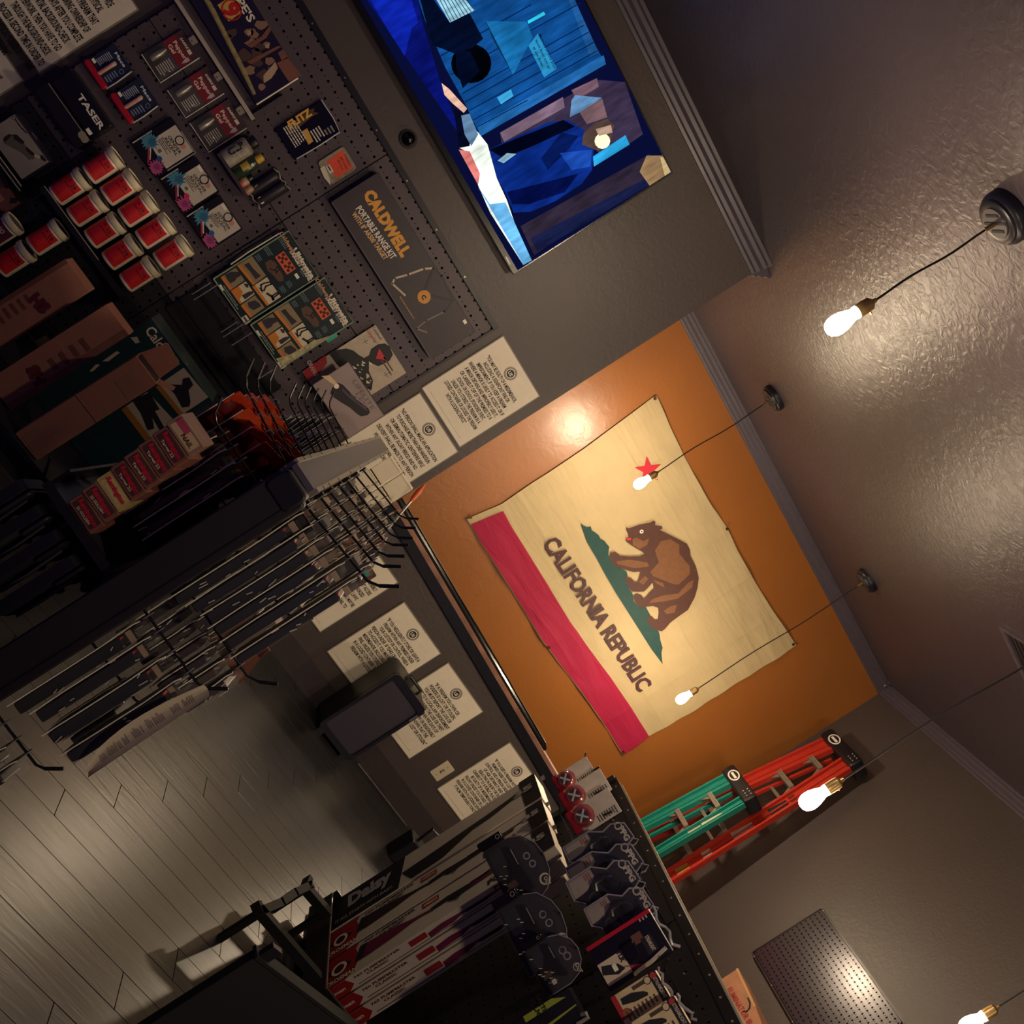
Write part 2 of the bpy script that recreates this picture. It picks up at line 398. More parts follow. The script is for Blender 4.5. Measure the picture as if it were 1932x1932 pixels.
# ---------------------------------------------------------------- the flag
YF = YO - .018
cn = [FO.at(*p, .018) for p in ((1239,745),(1503,1218),(1175,1425),(881,979))]
def poly_pts(pp): return [FO.at(*p, .018) for p in pp]
def interp(pts, t):
    L = [0]
    for a, b in zip(pts[:-1], pts[1:]): L.append(L[-1] + math.dist(a, b))
    d = t*L[-1]
    for i in range(len(pts)-1):
        if d <= L[i+1] or i == len(pts)-2:
            k = (d-L[i])/(L[i+1]-L[i]); return (pts[i][0]+(pts[i+1][0]-pts[i][0])*k, pts[i][1]+(pts[i+1][1]-pts[i][1])*k)
top = poly_pts([(1239,745),(1262,800),(1288,854),(1312,900),(1340,950),(1373,996),(1390,1036),(1420,1090),(1455,1147),(1503,1218)])
bot = poly_pts([(881,979),(905,1022),(940,1075),(975,1130),(1005,1180),(1022,1208),(1033,1222),(1055,1252),(1100,1310),(1140,1368),(1175,1425)])
lef = poly_pts([(881,979),(925,960),(945,952),(1000,914),(1036,891),(1100,848),(1170,796),(1239,745)])
rig = poly_pts([(1175,1425),(1222,1391),(1300,1347),(1400,1283),(1470,1240),(1503,1218)])
def flag_pt(u, v):
    T, B, Lf, Rg = interp(top, u), interp(bot, u), interp(lef, v), interp(rig, v)
    q = []
    for i in (0, 1):
        q.append((1-v)*B[i] + v*T[i] + (1-u)*Lf[i] + u*Rg[i] - ((1-u)*(1-v)*cn[3][i] + u*(1-v)*cn[2][i] + (1-u)*v*cn[0][i] + u*v*cn[1][i]))
    return q
def flag_grid(u0, u1, v0, v1, y, nu, nv, amp):
    mb = MB(); vs = []; fs = []
    for j in range(nv+1):
        for i in range(nu+1):
            u = u0 + (u1-u0)*i/nu; v = v0 + (v1-v0)*j/nv; x, z = flag_pt(u, v)
            e = max(0, abs(v-.5)*2 - .75)*4
            w = amp*(math.sin(u*23+v*9)*.5 + math.sin(u*51-v*17)*.3)*e + amp*.4*math.sin(v*40+u*7)*max(0, u-.75)*4
            vs.append((x, y + w, z))
    for j in range(nv):
        for i in range(nu):
            a = j*(nu+1)+i; fs.append((a, a+1, a+nu+2, a+nu+1))
    return mb.add(vs, fs)
def cloth(col, name):
    m = mat(col, .75, noise=.05, nscale=6); m = m.copy(); m.name = name; nt = m.node_tree; b = nt.nodes['Principled BSDF']; L = nt.links.new
    tc = nt.nodes.new('ShaderNodeTexCoord'); mp = nt.nodes.new('ShaderNodeMapping'); mp.inputs['Rotation'].default_value = (0, .25, 0); mp.inputs['Scale'].default_value = (.9, 1, 4.5)
    L(tc.outputs['Object'], mp.inputs[0]); nz = nt.nodes.new('ShaderNodeTexNoise'); nz.inputs['Scale'].default_value = 2.2; nz.inputs['Detail'].default_value = 3; nz.inputs['Distortion'].default_value = .6
    L(mp.outputs[0], nz.inputs['Vector'])
    # ironed fold lines: four across, three down
    sep = nt.nodes.new('ShaderNodeSeparateXYZ'); L(tc.outputs['Object'], sep.inputs[0])
    hs = None
    for ax, pos in ((0,2.62),(0,2.96),(0,3.38),(0,3.78),(0,4.16),(2,1.50),(2,1.93),(2,2.36)):
        s1 = nt.nodes.new('ShaderNodeMath'); s1.operation = 'SUBTRACT'; L(sep.outputs[ax], s1.inputs[0]); s1.inputs[1].default_value = pos
        s2 = nt.nodes.new('ShaderNodeMath'); s2.operation = 'ABSOLUTE'; L(s1.outputs[0], s2.inputs[0])
        s3 = nt.nodes.new('ShaderNodeMapRange'); s3.inputs[1].default_value = 0; s3.inputs[2].default_value = .02; s3.inputs[3].default_value = .12; s3.inputs[4].default_value = 0; L(s2.outputs[0], s3.inputs[0])
        if hs is None: hs = s3.outputs[0]
        else:
            ad = nt.nodes.new('ShaderNodeMath'); ad.operation = 'ADD'; L(hs, ad.inputs[0]); L(s3.outputs[0], ad.inputs[1]); hs = ad.outputs[0]
    ad = nt.nodes.new('ShaderNodeMath'); ad.operation = 'ADD'; L(hs, ad.inputs[0]); L(nz.outputs['Fac'], ad.inputs[1])
    bp = nt.nodes.new('ShaderNodeBump'); bp.inputs['Strength'].default_value = .5; bp.inputs['Distance'].default_value = .03
    L(ad.outputs[0], bp.inputs['Height']); L(bp.outputs[0], b.inputs['Normal'])
    return m
fg = root('wall_flag', 'large cream bear flag with a red stripe pinned to the orange wall', 'flag', (0, 0, 0))
g = flag_grid(0, 1, 0, 1, YF, 72, 48, .012); part('cloth', g, cloth('b3a17a', 'flag_cream'), fg, True)
part('stripe', flag_grid(.022, 1, .004, .158, YF-.006, 72, 8, .012), cloth('9c083a', 'flag_red'), fg, True, 'red stripe')
def fpx(pts, y, ox=1060, oy=900, k=.36630):
    return [(q[0], q[1]) for q in (FO.at(ox+a*k, oy+b*k, .03) for a, b in pts)]
Y1 = YF - .011
bear = [(330,258),(345,265),(400,245),(455,235),(472,225),(483,230),(480,248),(495,250),(515,252),(520,265),(505,272),(540,290),(600,320),(645,345),(660,375),(662,405),(690,460),(705,520),(700,570),(685,620),(650,685),(600,720),(560,750),(530,785),(515,795),(490,790),(460,775),(440,740),(440,720),(460,715),(480,735),(495,735),(500,700),(498,675),(470,665),(440,668),(400,672),(375,640),(368,615),(385,603),(410,610),(425,628),(450,600),(474,575),(467,545),(445,570),(425,590),(395,592),(360,590),(345,570),(325,530),(330,515),(355,520),(375,540),(390,540),(408,487),(370,490),(320,475),(285,465),(262,450),(245,410),(250,390),(275,385),(300,405),(350,410),(400,408),(430,395),(415,385),(380,365),(350,345),(330,330),(328,318),(345,308),(340,290),(332,275)]
grass = [(97,238),(112,250),(130,258),(150,255),(155,275),(170,285),(190,300),(200,318),(220,330),(232,345),(245,360),(240,400),(262,450),(300,470),(335,490),(340,508),(330,530),(345,570),(365,600),(372,640),(400,672),(435,672),(455,710),(440,740),(462,775),(500,795),(505,815),(508,840),(520,880),(514,905),(516,930),(520,965),(460,885),(400,790),(340,695),(280,600),(225,505),(180,420),(130,335)]
part('grass', MB().flat(ccw(fpx(grass, Y1)), Y1+.002), mat('0f3f3c', .7, noise=.15), fg, label='dark green strip of grass')
part('bear', MB().flat(ccw(fpx(bear, Y1)), Y1), mat('4a2a22', .7, noise=.1), fg, label='brown walking bear')
fur = MB()
for p in ([(455,490),(500,440),(480,380),(510,330),(560,320),(605,350),(605,395),(660,460),(660,500),(600,555),(570,550),(520,530),(470,510)],
          [(280,435),(350,425),(440,440),(450,460),(380,470),(290,450)], [(450,650),(465,630),(520,610),(600,600),(650,545),(680,530),(670,570),(600,625),(530,640)],
          [(525,690),(560,665),(592,658),(580,700),(540,705)], [(395,540),(430,510),(445,525),(420,555)], [(470,530),(520,545),(530,570),(490,550)], [(365,320),(385,312),(420,330),(450,315),(440,350),(400,372),(365,350)]):
    fur.flat(ccw(fpx(p, Y1)), Y1-.001)
part('fur_patch', fur, mat('70492c', .7, noise=.12), fg, label='lighter fur patches')
part('tongue', MB().flat(ccw(fpx([(333,315),(355,313),(356,325),(335,326)], Y1)), Y1-.001), mat('c8202c', .6), fg)
e = fpx([(411,281)], Y1)[0]; part('eye', MB().disc(e[0], e[1], .014, Y1-.001), mat('e8e0d0', .6), fg); part('pupil', MB().disc(e[0], e[1], .006, Y1-.002), INK(), fg)
st = []
for i in range(10):
    a = math.radians(-97 + 36*i); r = 74 if i % 2 == 0 else 29; st.append((1003 + r*math.cos(a), 516 + r*math.sin(a)))
part('star', MB().flat(ccw(fpx(st, Y1, 860, 700, .3623)), Y1), mat('b5182f', .7, noise=.08), fg, label='red five-pointed star')
a, bq = FO.at(1041, 1022, .03), FO.at(1217, 1294, .03)
tx = MB(); ang = math.atan2(bq[1]-a[1], bq[0]-a[0]); wtot = math.dist(a, bq) + .05
mid = ((a[0]+bq[0])/2, (a[1]+bq[1])/2)
tx.text('CALIFORNIA REPUBLIC', mid[0]+.06*math.sin(ang), mid[1]-.062*math.cos(ang), .125, wtot, Y1, 'c', .035, ang)
part('lettering', tx, mat('43242a', .7, noise=.05), fg)
for px in ((1236,752),(888,976),(1497,1216),(1176,1419),(1372,998),(1036,1222)):
    gm = MB(); q = FO.at(*px, .03); gm.lathe([(.004,0),(.011,0),(.012,.004)], (q[0], Y1-.004, q[1]), 12, 'y')
    part('grommet', gm, mat('6a5030', .3, .8), fg, True)

# ---------------------------------------------------------------- the television
xr_ = .745; xl_ = xr_ - 1.575; z0, z1 = 2.004, 2.893; YT = 4.92
tv = root('television', 'large flat television showing a blue film scene on the taupe wall', 'television', ((xl_+xr_)/2, YT, z0))
TVF = Frame((0, YT, 0), 0); tl = Local(TVF, (xl_+xr_)/2, z0, .0)
hw_ = (xr_-xl_)/2; hh = z1-z0
part('casing', MB().prism(rr(-hw_, hw_, 0, hh, .006, 2), 0, .03, .002), mat('0a0a12', .25), tv)
part('rear_housing', MB().prism(rr(-hw_*.8, hw_*.8, hh*.1, hh*.9, .03), .03, .06), blk(), tv)
part('wall_mount', MB().box(-.3, .3, .058, .08, hh*.25, hh*.75), blk(), tv)
sc0 = MB().flat([(-hw_+.01, .028), (hw_-.008, .028), (hw_-.008, hh-.008), (-hw_+.01, hh-.008)], -.0012)
scr = part('screen', sc0, glow('0a0f38', .8), tv, label='lit screen')
lay = [0]
def glow_grain(col, k):                            # picture areas carry a soft wood-and-cloth grain
    m = glow(col, k)
    if 'g' in m: return m
    m['g'] = 1; nt = m.node_tree; e = [n for n in nt.nodes if n.type == 'EMISSION'][0]
    tc = nt.nodes.new('ShaderNodeTexCoord'); mp = nt.nodes.new('ShaderNodeMapping'); mp.inputs['Scale'].default_value = (26, 1, 5); nt.links.new(tc.outputs['Object'], mp.inputs[0])
    nz = nt.nodes.new('ShaderNodeTexNoise'); nz.inputs['Scale'].default_value = 1.6; nz.inputs['Detail'].default_value = 5; nt.links.new(mp.outputs[0], nz.inputs['Vector'])
    n2 = nt.nodes.new('ShaderNodeTexNoise'); n2.inputs['Scale'].default_value = 5; nt.links.new(tc.outputs['Object'], n2.inputs['Vector'])
    ad = nt.nodes.new('ShaderNodeMath'); ad.operation = 'MULTIPLY'; nt.links.new(nz.outputs['Fac'], ad.inputs[0]); nt.links.new(n2.outputs['Fac'], ad.inputs[1])
    mr = nt.nodes.new('ShaderNodeMapRange'); mr.inputs[1].default_value = .12; mr.inputs[2].default_value = .40; mr.inputs[3].default_value = .43*k; mr.inputs[4].default_value = 1.1*k
    nt.links.new(ad.outputs[0], mr.inputs[0]); nt.links.new(mr.outputs[0], e.inputs[1]); return m
def T(pts, col, k=1.0, name='picture_area'):
    lay[0] += 1
    P = tl(*[(680+a*.3209, b*.3209) for a, b in pts]) if len(pts) > 2 else None
    lim = lambda q: (max(-hw_+.012, min(hw_-.01, q[0])), max(.03, min(hh-.01, q[1])))
    return part(name, MB().flat([lim(q) for q in P], -.0012-.0003*lay[0]), glow_grain(col, k), scr)
def TL_(pts, w, col, k=1.0):
    lay[0] += 1
    P = tl.line(*[(680+a*.3209, b*.3209) for a, b in pts])
    return MB().line(P, w, -.0012-.0003*lay[0])
T([(-700,-1300),(330,-30),(370,150),(470,480),(560,700),(580,790),(380,500),(170,190),(40,0)], '0a1470', .9)
T([(60,0),(300,0),(340,130),(300,170),(260,330),(170,190)], '0f26b0', .8)
T([(-500,-1000),(500,-700),(1235,0),(1440,375),(690,765),(610,600),(500,400),(380,120),(330,-30)], '12529a', .8)
T([(690,740),(1430,325),(1442,378),(700,805)], '246cb4', .85)
T([(1200,-60),(1260,0),(1400,310),(1350,335)], '2464a8', .8)
pl = MB()
for a, bb in (((470,330),(1000,30)),((530,440),(1290,20)),((600,550),(1310,150)),((615,600),(1340,190)),((640,650),(1370,250)),((665,705),(1390,300)),((690,745),(980,590))):
    P = tl.line(*[(680+q[0]*.3209, q[1]*.3209) for q in (a, bb)]); pl.line(P, .004, -.006)
part('picture_lines', pl, glow('052a66', .5), scr)
T([(820,780),(1400,470),(1560,480),(1660,790),(1500,900),(1400,900),(1290,760),(830,850)], '40344e', .8)
T([(820,780),(1190,570),(1200,632),(845,835)], '8a6f84', .8)
T([(1240,530),(1390,460),(1400,510),(1270,590)], '7b5c6a', .8); T([(1280,650),(1420,580),(1450,690),(1330,730)], '8a6a70', .8)
T([(1240,590),(1260,560),(1420,575),(1290,660),(1230,690)], '6f9fd0', .8)
T([(940,1330),(1700,905),(1740,1000),(1020,1500)], '3b3044', .6); T([(1000,1400),(1840,960),(1800,1060),(1040,1480)], '1a2048', .8)
T([(1680,915),(1790,905),(1842,1030),(1700,1095),(1640,1010)], 'a8865f', .9); T([(1760,925),(1795,915),(1840,1020),(1790,1040)], 'e8c890', 1)
T([(750,880),(1100,720),(1220,705),(1320,770),(1370,880),(1360,1000),(1300,1080),(1150,1180),(1000,1245),(900,1250),(850,1130),(800,1050)], '0c2c84', .9)
T([(755,880),(1190,705),(1260,745),(1010,860),(840,930)], '040a26', .6); T([(860,1130),(1280,1020),(1200,1130),(990,1200),(890,1200)], '061250', .8)
T([(1060,930),(1180,780),(1280,800),(1230,870),(1100,1000)], '071a58', .8); T([(1170,900),(1360,880),(1350,980),(1240,1000)], '1a48a8', .9)
T([(805,945),(860,900),(915,905),(840,960)], '9fd0e8', .9)
T([(1310,780),(1380,720),(1450,700),(1490,740),(1470,830),(1400,890),(1300,850)], '5a463f', .8)
hl = [(1420+46*math.cos(t*.5236), 830+46*math.sin(t*.5236)) for t in range(12)]; T(hl, 'ffe9b8', 1.6); T([(1380,760),(1470,735),(1480,780),(1400,800)], 'b89a86', 1)
T([(1365,920),(1555,795),(1580,850),(1370,980)], '2a9fd8', 1)
pan = [(650+118*math.cos(t*.3142), 375+115*math.sin(t*.3142)) for t in range(20)]; T(pan, '03060f', .5)
T([(735,125),(975,130),(1010,220),(895,442)], '186fae', .9); T([(735,125),(780,240),(895,442),(840,330)], '0a3050', .8)
T([(350,0),(430,0),(520,130),(640,80),(720,230),(660,280),(560,320),(420,265)], '050f2c', .7)
T([(445,0),(620,0),(672,62),(525,135)], '9fd4e6', .9)
st2 = MB()
for i in range(8):
    P = tl.line((680+(465+i*22)*.3209, 0), (680+(530+i*20)*.3209, (128-i*9)*.3209)); st2.line(P, .003, -.0110)
part('picture_stripes', st2, glow('0a2a58', .5), scr)
T([(980,125),(1075,70),(1085,88),(985,142)], '35d0ee', 1)
T([(985,270),(1040,200),(1152,405),(1078,457)], '2a90c4', 1); T([(800,575),(883,527),(896,566),(825,615)], '3aa0d4', 1)
T([(560,310),(640,300),(700,420),(600,520),(560,400)], '04102e', .6)
T([(640,720),(690,780),(745,850),(800,1050),(860,1180),(900,1300),(1005,1530),(955,1557),(760,1250),(690,1090),(620,890),(580,870),(640,860)], 'eef6ea', 1.15)
T([(690,1100),(760,1200),(850,1190),(900,1300),(1005,1530),(955,1557)], '6ab4e8', 1)
T([(545,640),(600,665),(650,690),(640,860),(580,870)], '0a0e2a', .6); T([(590,680),(640,670),(690,790),(650,860),(610,790)], '5f7fa0', 1)
T([(575,880),(640,890),(700,1020),(690,1088)], 'd0746c', 1); T([(475,490),(520,525),(625,640),(605,665),(540,610),(492,560)], 'e8b8a0', 1.05)
lay[0] += 1
tt = MB(); yy = -.0012-.0003*lay[0] - .001
for i, s in enumerate(('Mothers of little boys', 'work from son up', 'til son down')):
    q = tl.one(680+(1096-i*27)*.3209, (305+i*15)*.3209); tt.text(s, q[0], q[1]-.006, .013, None, yy, 'c', .01, math.radians(-3))
part('caption_lettering', tt, glow('041030', .3), scr)
part('brand_badge', MB().box(hw_-.09, hw_-.05, -.002, 0, .008, .015), mat('c8c8d0', .3), tv)

# ---------------------------------------------------------------- dome camera
q = FB.at(771, 262, .02); dc = root('dome_camera', 'small glossy black dome camera on the wall under the television', 'camera', FB.pos(q[0], q[1]))
part('mount_ring', MB().lathe([(.042,0),(.040,-.012)][::-1], n=28, ax='y'), mat('101016', .4), dc, True)
part('dome', MB().lathe([(.001,-.044),(.012,-.042),(.022,-.036),(.030,-.024),(.032,-.010)], n=28, ax='y'), mat('050508', .06), dc, True)
# ================================================================ pegboard wall and what hangs on it
xL = FB.at(284, 33, .03)[0]; xR_ = FB.at(935, 617, .03)[0]; zT = FB.at(755, 330, .03)[1]
xS = FB.at(717, 298, .03)[0]; xS = FB.at(620, 360, .03)[0]
zS = FB.at(534, 417, .03)[1]; zS = (zS + FB.at(305, 78, .03)[1])/2
M_PEG = pegboard('4c4148', .052, .0062, 'peg_panel')
pw = root('pegboard', 'tall dark pegboard covering the wall under the television', 'pegboard', FB.pos(0, .1, .03))
M_PEG_SHADE = pegboard('17151c', .052, .0062, 'shaded_peg_panel')  # bottom panels blackened to paint in the shadow of the rack
def peg_panel(x0, x1, z0, z1, m):
    part('peg_panel', MB().prism(rr(x0+.002, x1-.002, z0-.1+.002, z1-.1-.002, .003, 1), 0, .012, .001), m, pw)
# the vertical joint between the columns, the horizontal joint between the rows
xv = FB.at(625, 357, .03)[0]
zh = zS
zlow = FB.at(690, 640, .03)[1]
xcol = [xL, xL + (xR_-xL)*.0, xR_]
xj = FB.at(630, 355, .03)[0]
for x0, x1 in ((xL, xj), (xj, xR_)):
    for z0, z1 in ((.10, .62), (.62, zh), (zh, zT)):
        peg_panel(x0, x1, z0, z1, M_PEG_SHADE if z0 < .3 else M_PEG)
part('frame_bar', MB().box(xL, xR_+.012, -.012, .02, zT-.1, zT-.1+.028), mat('121016', .35), pw)
part('frame_bar', MB().box(xR_, xR_+.012, -.004, .02, .0, zT-.1), mat('2a252c', .4), pw)
part('backing', MB().box(xL, xR_, .012, .028, .0, zT-.1), blk(.7), pw)
for k in range(7):
    s = MB().lathe([(.004,-.014),(.004,-.012)], (xL+.1+k*.25, 0, zT-.088), 10, 'y'); part('screw', s, mat('b0a890', .3, .9), pw)

def item(name, label, cat, bl, br, tl, proud, t, col, fr=FB, rough=.45, group=None, r=.004, body='body', m=None, c=.0015, depth_gap=0):
    """a flat product: local x from its middle, z from its bottom, front face at y = 0, t thick"""
    x, z, w, h = fr.rect(bl, br, tl, proud)
    if fr is FB: t = min(t, proud-.032)
    o = root(name, label, cat, fr.pos(x, z, proud), fr.rot, group)
    part(body, MB().prism(rr(-w/2, w/2, 0, h, r, 2), 0, t, c), m or mat(col, rough), o)
    return o, w, h, Local(fr, x, z, proud)
E_ = .0008
def rectp(o, name, x0, x1, z0, z1, col, lvl=1, rough=.5, m=None, r=0):
    p = rr(x0, x1, z0, z1, r, 3) if r else [(x0,z0),(x1,z0),(x1,z1),(x0,z1)]
    return part(name, MB().flat(p, -E_*lvl), m or mat(col, rough, noise=.05), o)
def polyp(o, name, polys, col, lvl=1, rough=.5, m=None):
    for p in polys: r_ = part(name, MB().flat(ccw(p), -E_*lvl), m or mat(col, rough, noise=.06), o)
    return r_
def textp(o, rows, col, lvl=2, name='lettering', rough=.5):
    mb = MB()
    for r_ in rows:
        s, x, z, h, w = r_[:5]; kw = r_[5] if len(r_) > 5 else {}
        mb.text(s, x, z, h, w, -E_*lvl, **kw)
    return part(name, mb, mat(col, rough, noise=0), o)
def greek(o, x0, x1, z0, z1, n, col, lvl=2, seed=1, name='small_print'):
    rnd = random.Random(seed); mb = MB()
    for i in range(n):
        z = z1 - (z1-z0)*(i+.5)/n; h = (z1-z0)/n*.45; x = x0
        e = x0 + (x1-x0)*rnd.uniform(.7, 1)
        while x < e:
            l = rnd.uniform(.05, .16)*(x1-x0); mb.flat([(x,z-h/2),(min(x+l,e),z-h/2),(min(x+l,e),z+h/2),(x,z+h/2)], -E_*lvl); x += l + (x1-x0)*.02
    return part(name, mb, mat(col, .6, noise=0), o, kind='stuff')
def price(o, x, z, w=.022, h=.013, lvl=4):
    return rectp(o, 'price_sticker', x-w/2, x+w/2, z-h/2, z+h/2, 'efe9da', lvl, r=.002)

# ---------------------------------------------------------------- warning signs
SIGNS = [
 ((797,733),(870,845),(947,632), ['"YOU MAY BE GUILTY OF A MISDEMEANOR,','INCLUDING A SIGNIFICANT FINE OR','IMPRISONMENT, IF YOU KEEP A FIREARM','WHERE A MINOR IS LIKELY TO ACCESS IT OR IF','A MINOR OBTAINS AND IMPROPERLY USES IT,','OR CARRIES IT OFF OF THE PREMISES TO A','SCHOOL OR SCHOOL SPONSORED EVENT,','UNLESS YOU STORED THE FIREARM IN A','LOCKED CONTAINER OR LOCKED THE FIREARM','WITH A LOCKING DEVICE."'],
  'framed warning sign reading YOU MAY BE GUILTY OF A MISDEMEANOR'),
 ((640,838),(715,950),(763,757), ['"NO PERSON SHALL MAKE AN APPLICATION','TO PURCHASE MORE THAN ONE HANDGUN','OR SEMIAUTOMATIC CENTERFIRE RIFLE','WITHIN ANY 30-DAY PERIOD AND NO','DELIVERY SHALL BE MADE TO ANY PERSON','WHO HAS MADE AN APPLICATION TO','PURCHASE MORE THAN ONE."'],
  'framed warning sign reading NO PERSON SHALL MAKE AN APPLICATION'),
 ((536,1095),(600,1190),(676,1002), ['"FIREARMS MUST BE HANDLED RESPONSIBLY','AND SECURELY STORED TO PREVENT ACCESS','BY CHILDREN AND OTHER UNAUTHORIZED','USERS. CALIFORNIA HAS STRICT LAWS','PERTAINING TO FIREARMS, AND YOU MAY BE','FINED OR IMPRISONED IF YOU FAIL TO','COMPLY WITH THEM."'],
  'warning sign about responsible handling, half hidden behind the hanging packages'),
 ((620,1233),(690,1322),(761,1138), ['"IF YOU NEGLIGENTLY STORE OR LEAVE A','FIREARM WITHIN ANY PREMISES UNDER','YOUR CUSTODY OR CONTROL, WHERE A','PERSON UNDER 18 YEARS OF AGE IS LIKELY','TO ACCESS IT, YOU MAY BE GUILTY OF A','MISDEMEANOR, INCLUDING A SIGNIFICANT','FINE, UNLESS YOU STORED THE FIREARM','IN A LOCKED CONTAINER OR LOCKED THE','FIREARM WITH A LOCKING DEVICE."'],
  'warning sign reading IF YOU NEGLIGENTLY STORE OR LEAVE A FIREARM'),
 ((708,1353),(776,1427),(843,1254), ['"IF A FIREARM YOU OWN OR','POSSESS IS LOST OR STOLEN,','YOU MUST REPORT THE LOSS OR','THEFT TO A LOCAL LAW ENFORCEMENT','AGENCY WHERE THE LOSS OR THEFT','OCCURRED WITHIN FIVE DAYS OF','THE TIME YOU KNEW OR REASONABLY','SHOULD HAVE KNOWN THAT THE','FIREARM HAS BEEN LOST OR STOLEN."'],
  'warning sign reading IF A FIREARM YOU OWN OR POSSESS IS LOST'),
 ((831,1494),(888,1571),(957,1405), ['"IF YOU KEEP A FIREARM WITHIN ANY','PREMISES UNDER YOUR CUSTODY OR','CONTROL, AND A PERSON UNDER 18 YEARS','OF AGE OBTAINS IT AND USES IT,','RESULTING IN INJURY OR DEATH, OR','CARRIES IT TO A PUBLIC PLACE, YOU MAY','BE GUILTY OF A MISDEMEANOR OR A','FELONY UNLESS YOU STORED THE FIREARM','IN A LOCKED CONTAINER OR LOCKED THE','FIREARM WITH A LOCKING DEVICE, TO KEEP','IT FROM TEMPORARILY FUNCTIONING."'],
  'warning sign reading IF YOU KEEP A FIREARM WITHIN ANY PREMISES'),
 ((-8,5),(68,140),(180,-117), ['"IF YOU DO NOT PROVIDE','PROOF OF THE PHYSICAL','POSSESSION OF A FIREARM THAT','YOU ARE ACQUIRING OWNERSHIP OF','WITHIN 30 DAYS AFTER YOU COMPLETE','THE INITIAL BACKGROUND-CHECK','PAPERWORK, THEN YOU HAVE TO GO','THROUGH THE BACKGROUND-CHECK','PROCESS A SECOND TIME IN ORDER TO','TAKE PHYSICAL POSSESSION OF THAT','FIREARM."'],
  'framed sign about a second background-check left of the pegboard'),
 ((-84,56),(0,181),(40,-10), ['"IF YOU OR SOMEONE YOU KNOW IS','CONTEMPLATING SUICIDE, PLEASE CALL','THE NATIONAL LIFELINE."'],
  'framed sign ending PLEASE CALL at the left edge, mostly out of frame'),
]
for i, (bl, br, tl_, lines, lab) in enumerate(SIGNS):
    x, z, w, h = FB.rect(bl, br, tl_, .006)
    if i < 6: w, h = .345, .462
    if i == 7: w, h = .42, .50; q = FB.at(42, 151, .006); x = q[0] - w/2; z = q[1] - h
    if i == 6: pass
    o = root('warning_sign', lab, 'sign', FB.pos(x, z, .008), 0, 'printed warning signs on the back wall')
    part('sleeve', MB().prism(rr(-w/2-.006, w/2+.006, -.006, h+.006, .003, 2), 0, .008, .001), mat('8c8478', .2), o)
    part('sheet', MB().flat([(-w/2,0),(w/2,0),(w/2,h),(-w/2,h)], -E_), mat('e4dac6', .35, noise=.04), o)
    L = len(lines); top = h*.735 if i != 7 else h - .085
    if i == 6: top = h*.80
    ch, pitch = .0215, .0295
    if i == 1 or i == 2: pitch = .0345
    if i == 5: pitch = .0262; ch = .019
    if i == 6: pitch = .047; ch = .034
    if i == 7: pitch = .04; ch = .028
    mx = max(len(s) for s in lines); mb = MB()
    for j, s in enumerate(lines):
        mb.text(s, .0, top - j*pitch, ch, w*.90*len(s)/mx, -E_*2, 'c', .03)
    part('lettering', mb, INK(), o)
    if i < 7:
        ez = h*.875 if i else h*.865; R_ = .033
        em = MB().ring(0, ez, R_*.92, R_, -E_*2); em.ring(0, ez, R_*.76, R_*.86, -E_*2); em.disc(0, ez, R_*.6, -E_*2)
        part('emblem', em, mat('2a262a', .5, noise=0), o)
        part('emblem_lettering', MB().text('US', 0, ez-.009, .018, .026, -E_*3, 'c', .04), mat('d8d0bf', .5, noise=0), o)
    part('slot_crease', MB().box(-w*.4, w*.4, -E_*2, -E_, .022, .0235), mat('8f8674', .5), o)

# ---------------------------------------------------------------- upper pegboard products
PEP = [((265,103),(301,156),(344,55)), ((313,171),(349,222),(391,124)), ((354,229),(390,284),(435,189))]
for i, q in enumerate(PEP):
    o, w, h, loc = item('pepper_gel_pack', ('clear pepper gel pack, highest of three beside the long shelf', 'middle clear pepper gel pack of the stepped three', 'lowest clear pepper gel pack of the three, above the spray can')[i], 'spray pack', *q, .045, .006, '3a3338', group='pepper gel packs on the pegboard', body='card')
    rectp(o, 'red_panel', -w*.48, w*.48, h*.52, h*.80, '7a1522', 1); rectp(o, 'top_panel', -w*.48, w*.48, h*.80, h*.95, '4a2a30', 1)
    textp(o, [('Pepper', .0, h*.685, h*.085, w*.62, dict(bold=.02)), ('Gel', -w*.16, h*.56, h*.085, w*.3, dict(bold=.02)), ('SABRE', -w*.1, h*.85, h*.05, w*.4, dict(bold=.03, shear=.2))], 'e2d6c8', 2)
    rectp(o, 'badge', w*.12, w*.28, h*.83, h*.9, 'd8ccc0', 2)
    sh = MB().flat([(w*.3,h*.70),(w*.36,h*.60),(w*.42,h*.70),(w*.42,h*.78),(w*.3,h*.78)], -E_*2); part('shield', sh, mat('b9aeb0', .4), o)
    can = MB().lathe([(.001,h*.12),(w*.10,h*.13),(w*.11,h*.18),(w*.11,h*.40),(w*.06,h*.47),(w*.05,h*.5)], (-w*.22, -.018, 0), 16); part('canister', can, mat('8f8a7c', .3, .6), o, True)
    greek(o, w*.02, w*.4, h*.1, h*.45, 7, 'c4b8b0', 1, 5+i)
    bl_ = MB().prism(rr(-w*.47, w*.47, h*.03, h*.52, .008), -.034, 0, .006); part('blister', bl_, CLEAR(), o, True)
    part('rim_highlight', MB().tube([(-w/2,-.002,h*.02),(w/2,-.002,h*.02),(w/2,-.002,h*.97)], .0028, 6), mat('d8d4cc', .15), o)  # bright tube paints in the highlights along the plastic edge
    hk = MB().tube([(0,.013,h*1.0),(0,-.02,h*1.0),(0,-.035,h*1.04)], .0022, 6); part('hanger', hk, mat('9a9aa0', .2, .8), o)
    tag = MB().prism(rr(-.016,.016,h*.99,h*1.13,.003,2), -.03, -.027); part('hook_tag', tag, mat('8f867c', .3), o)
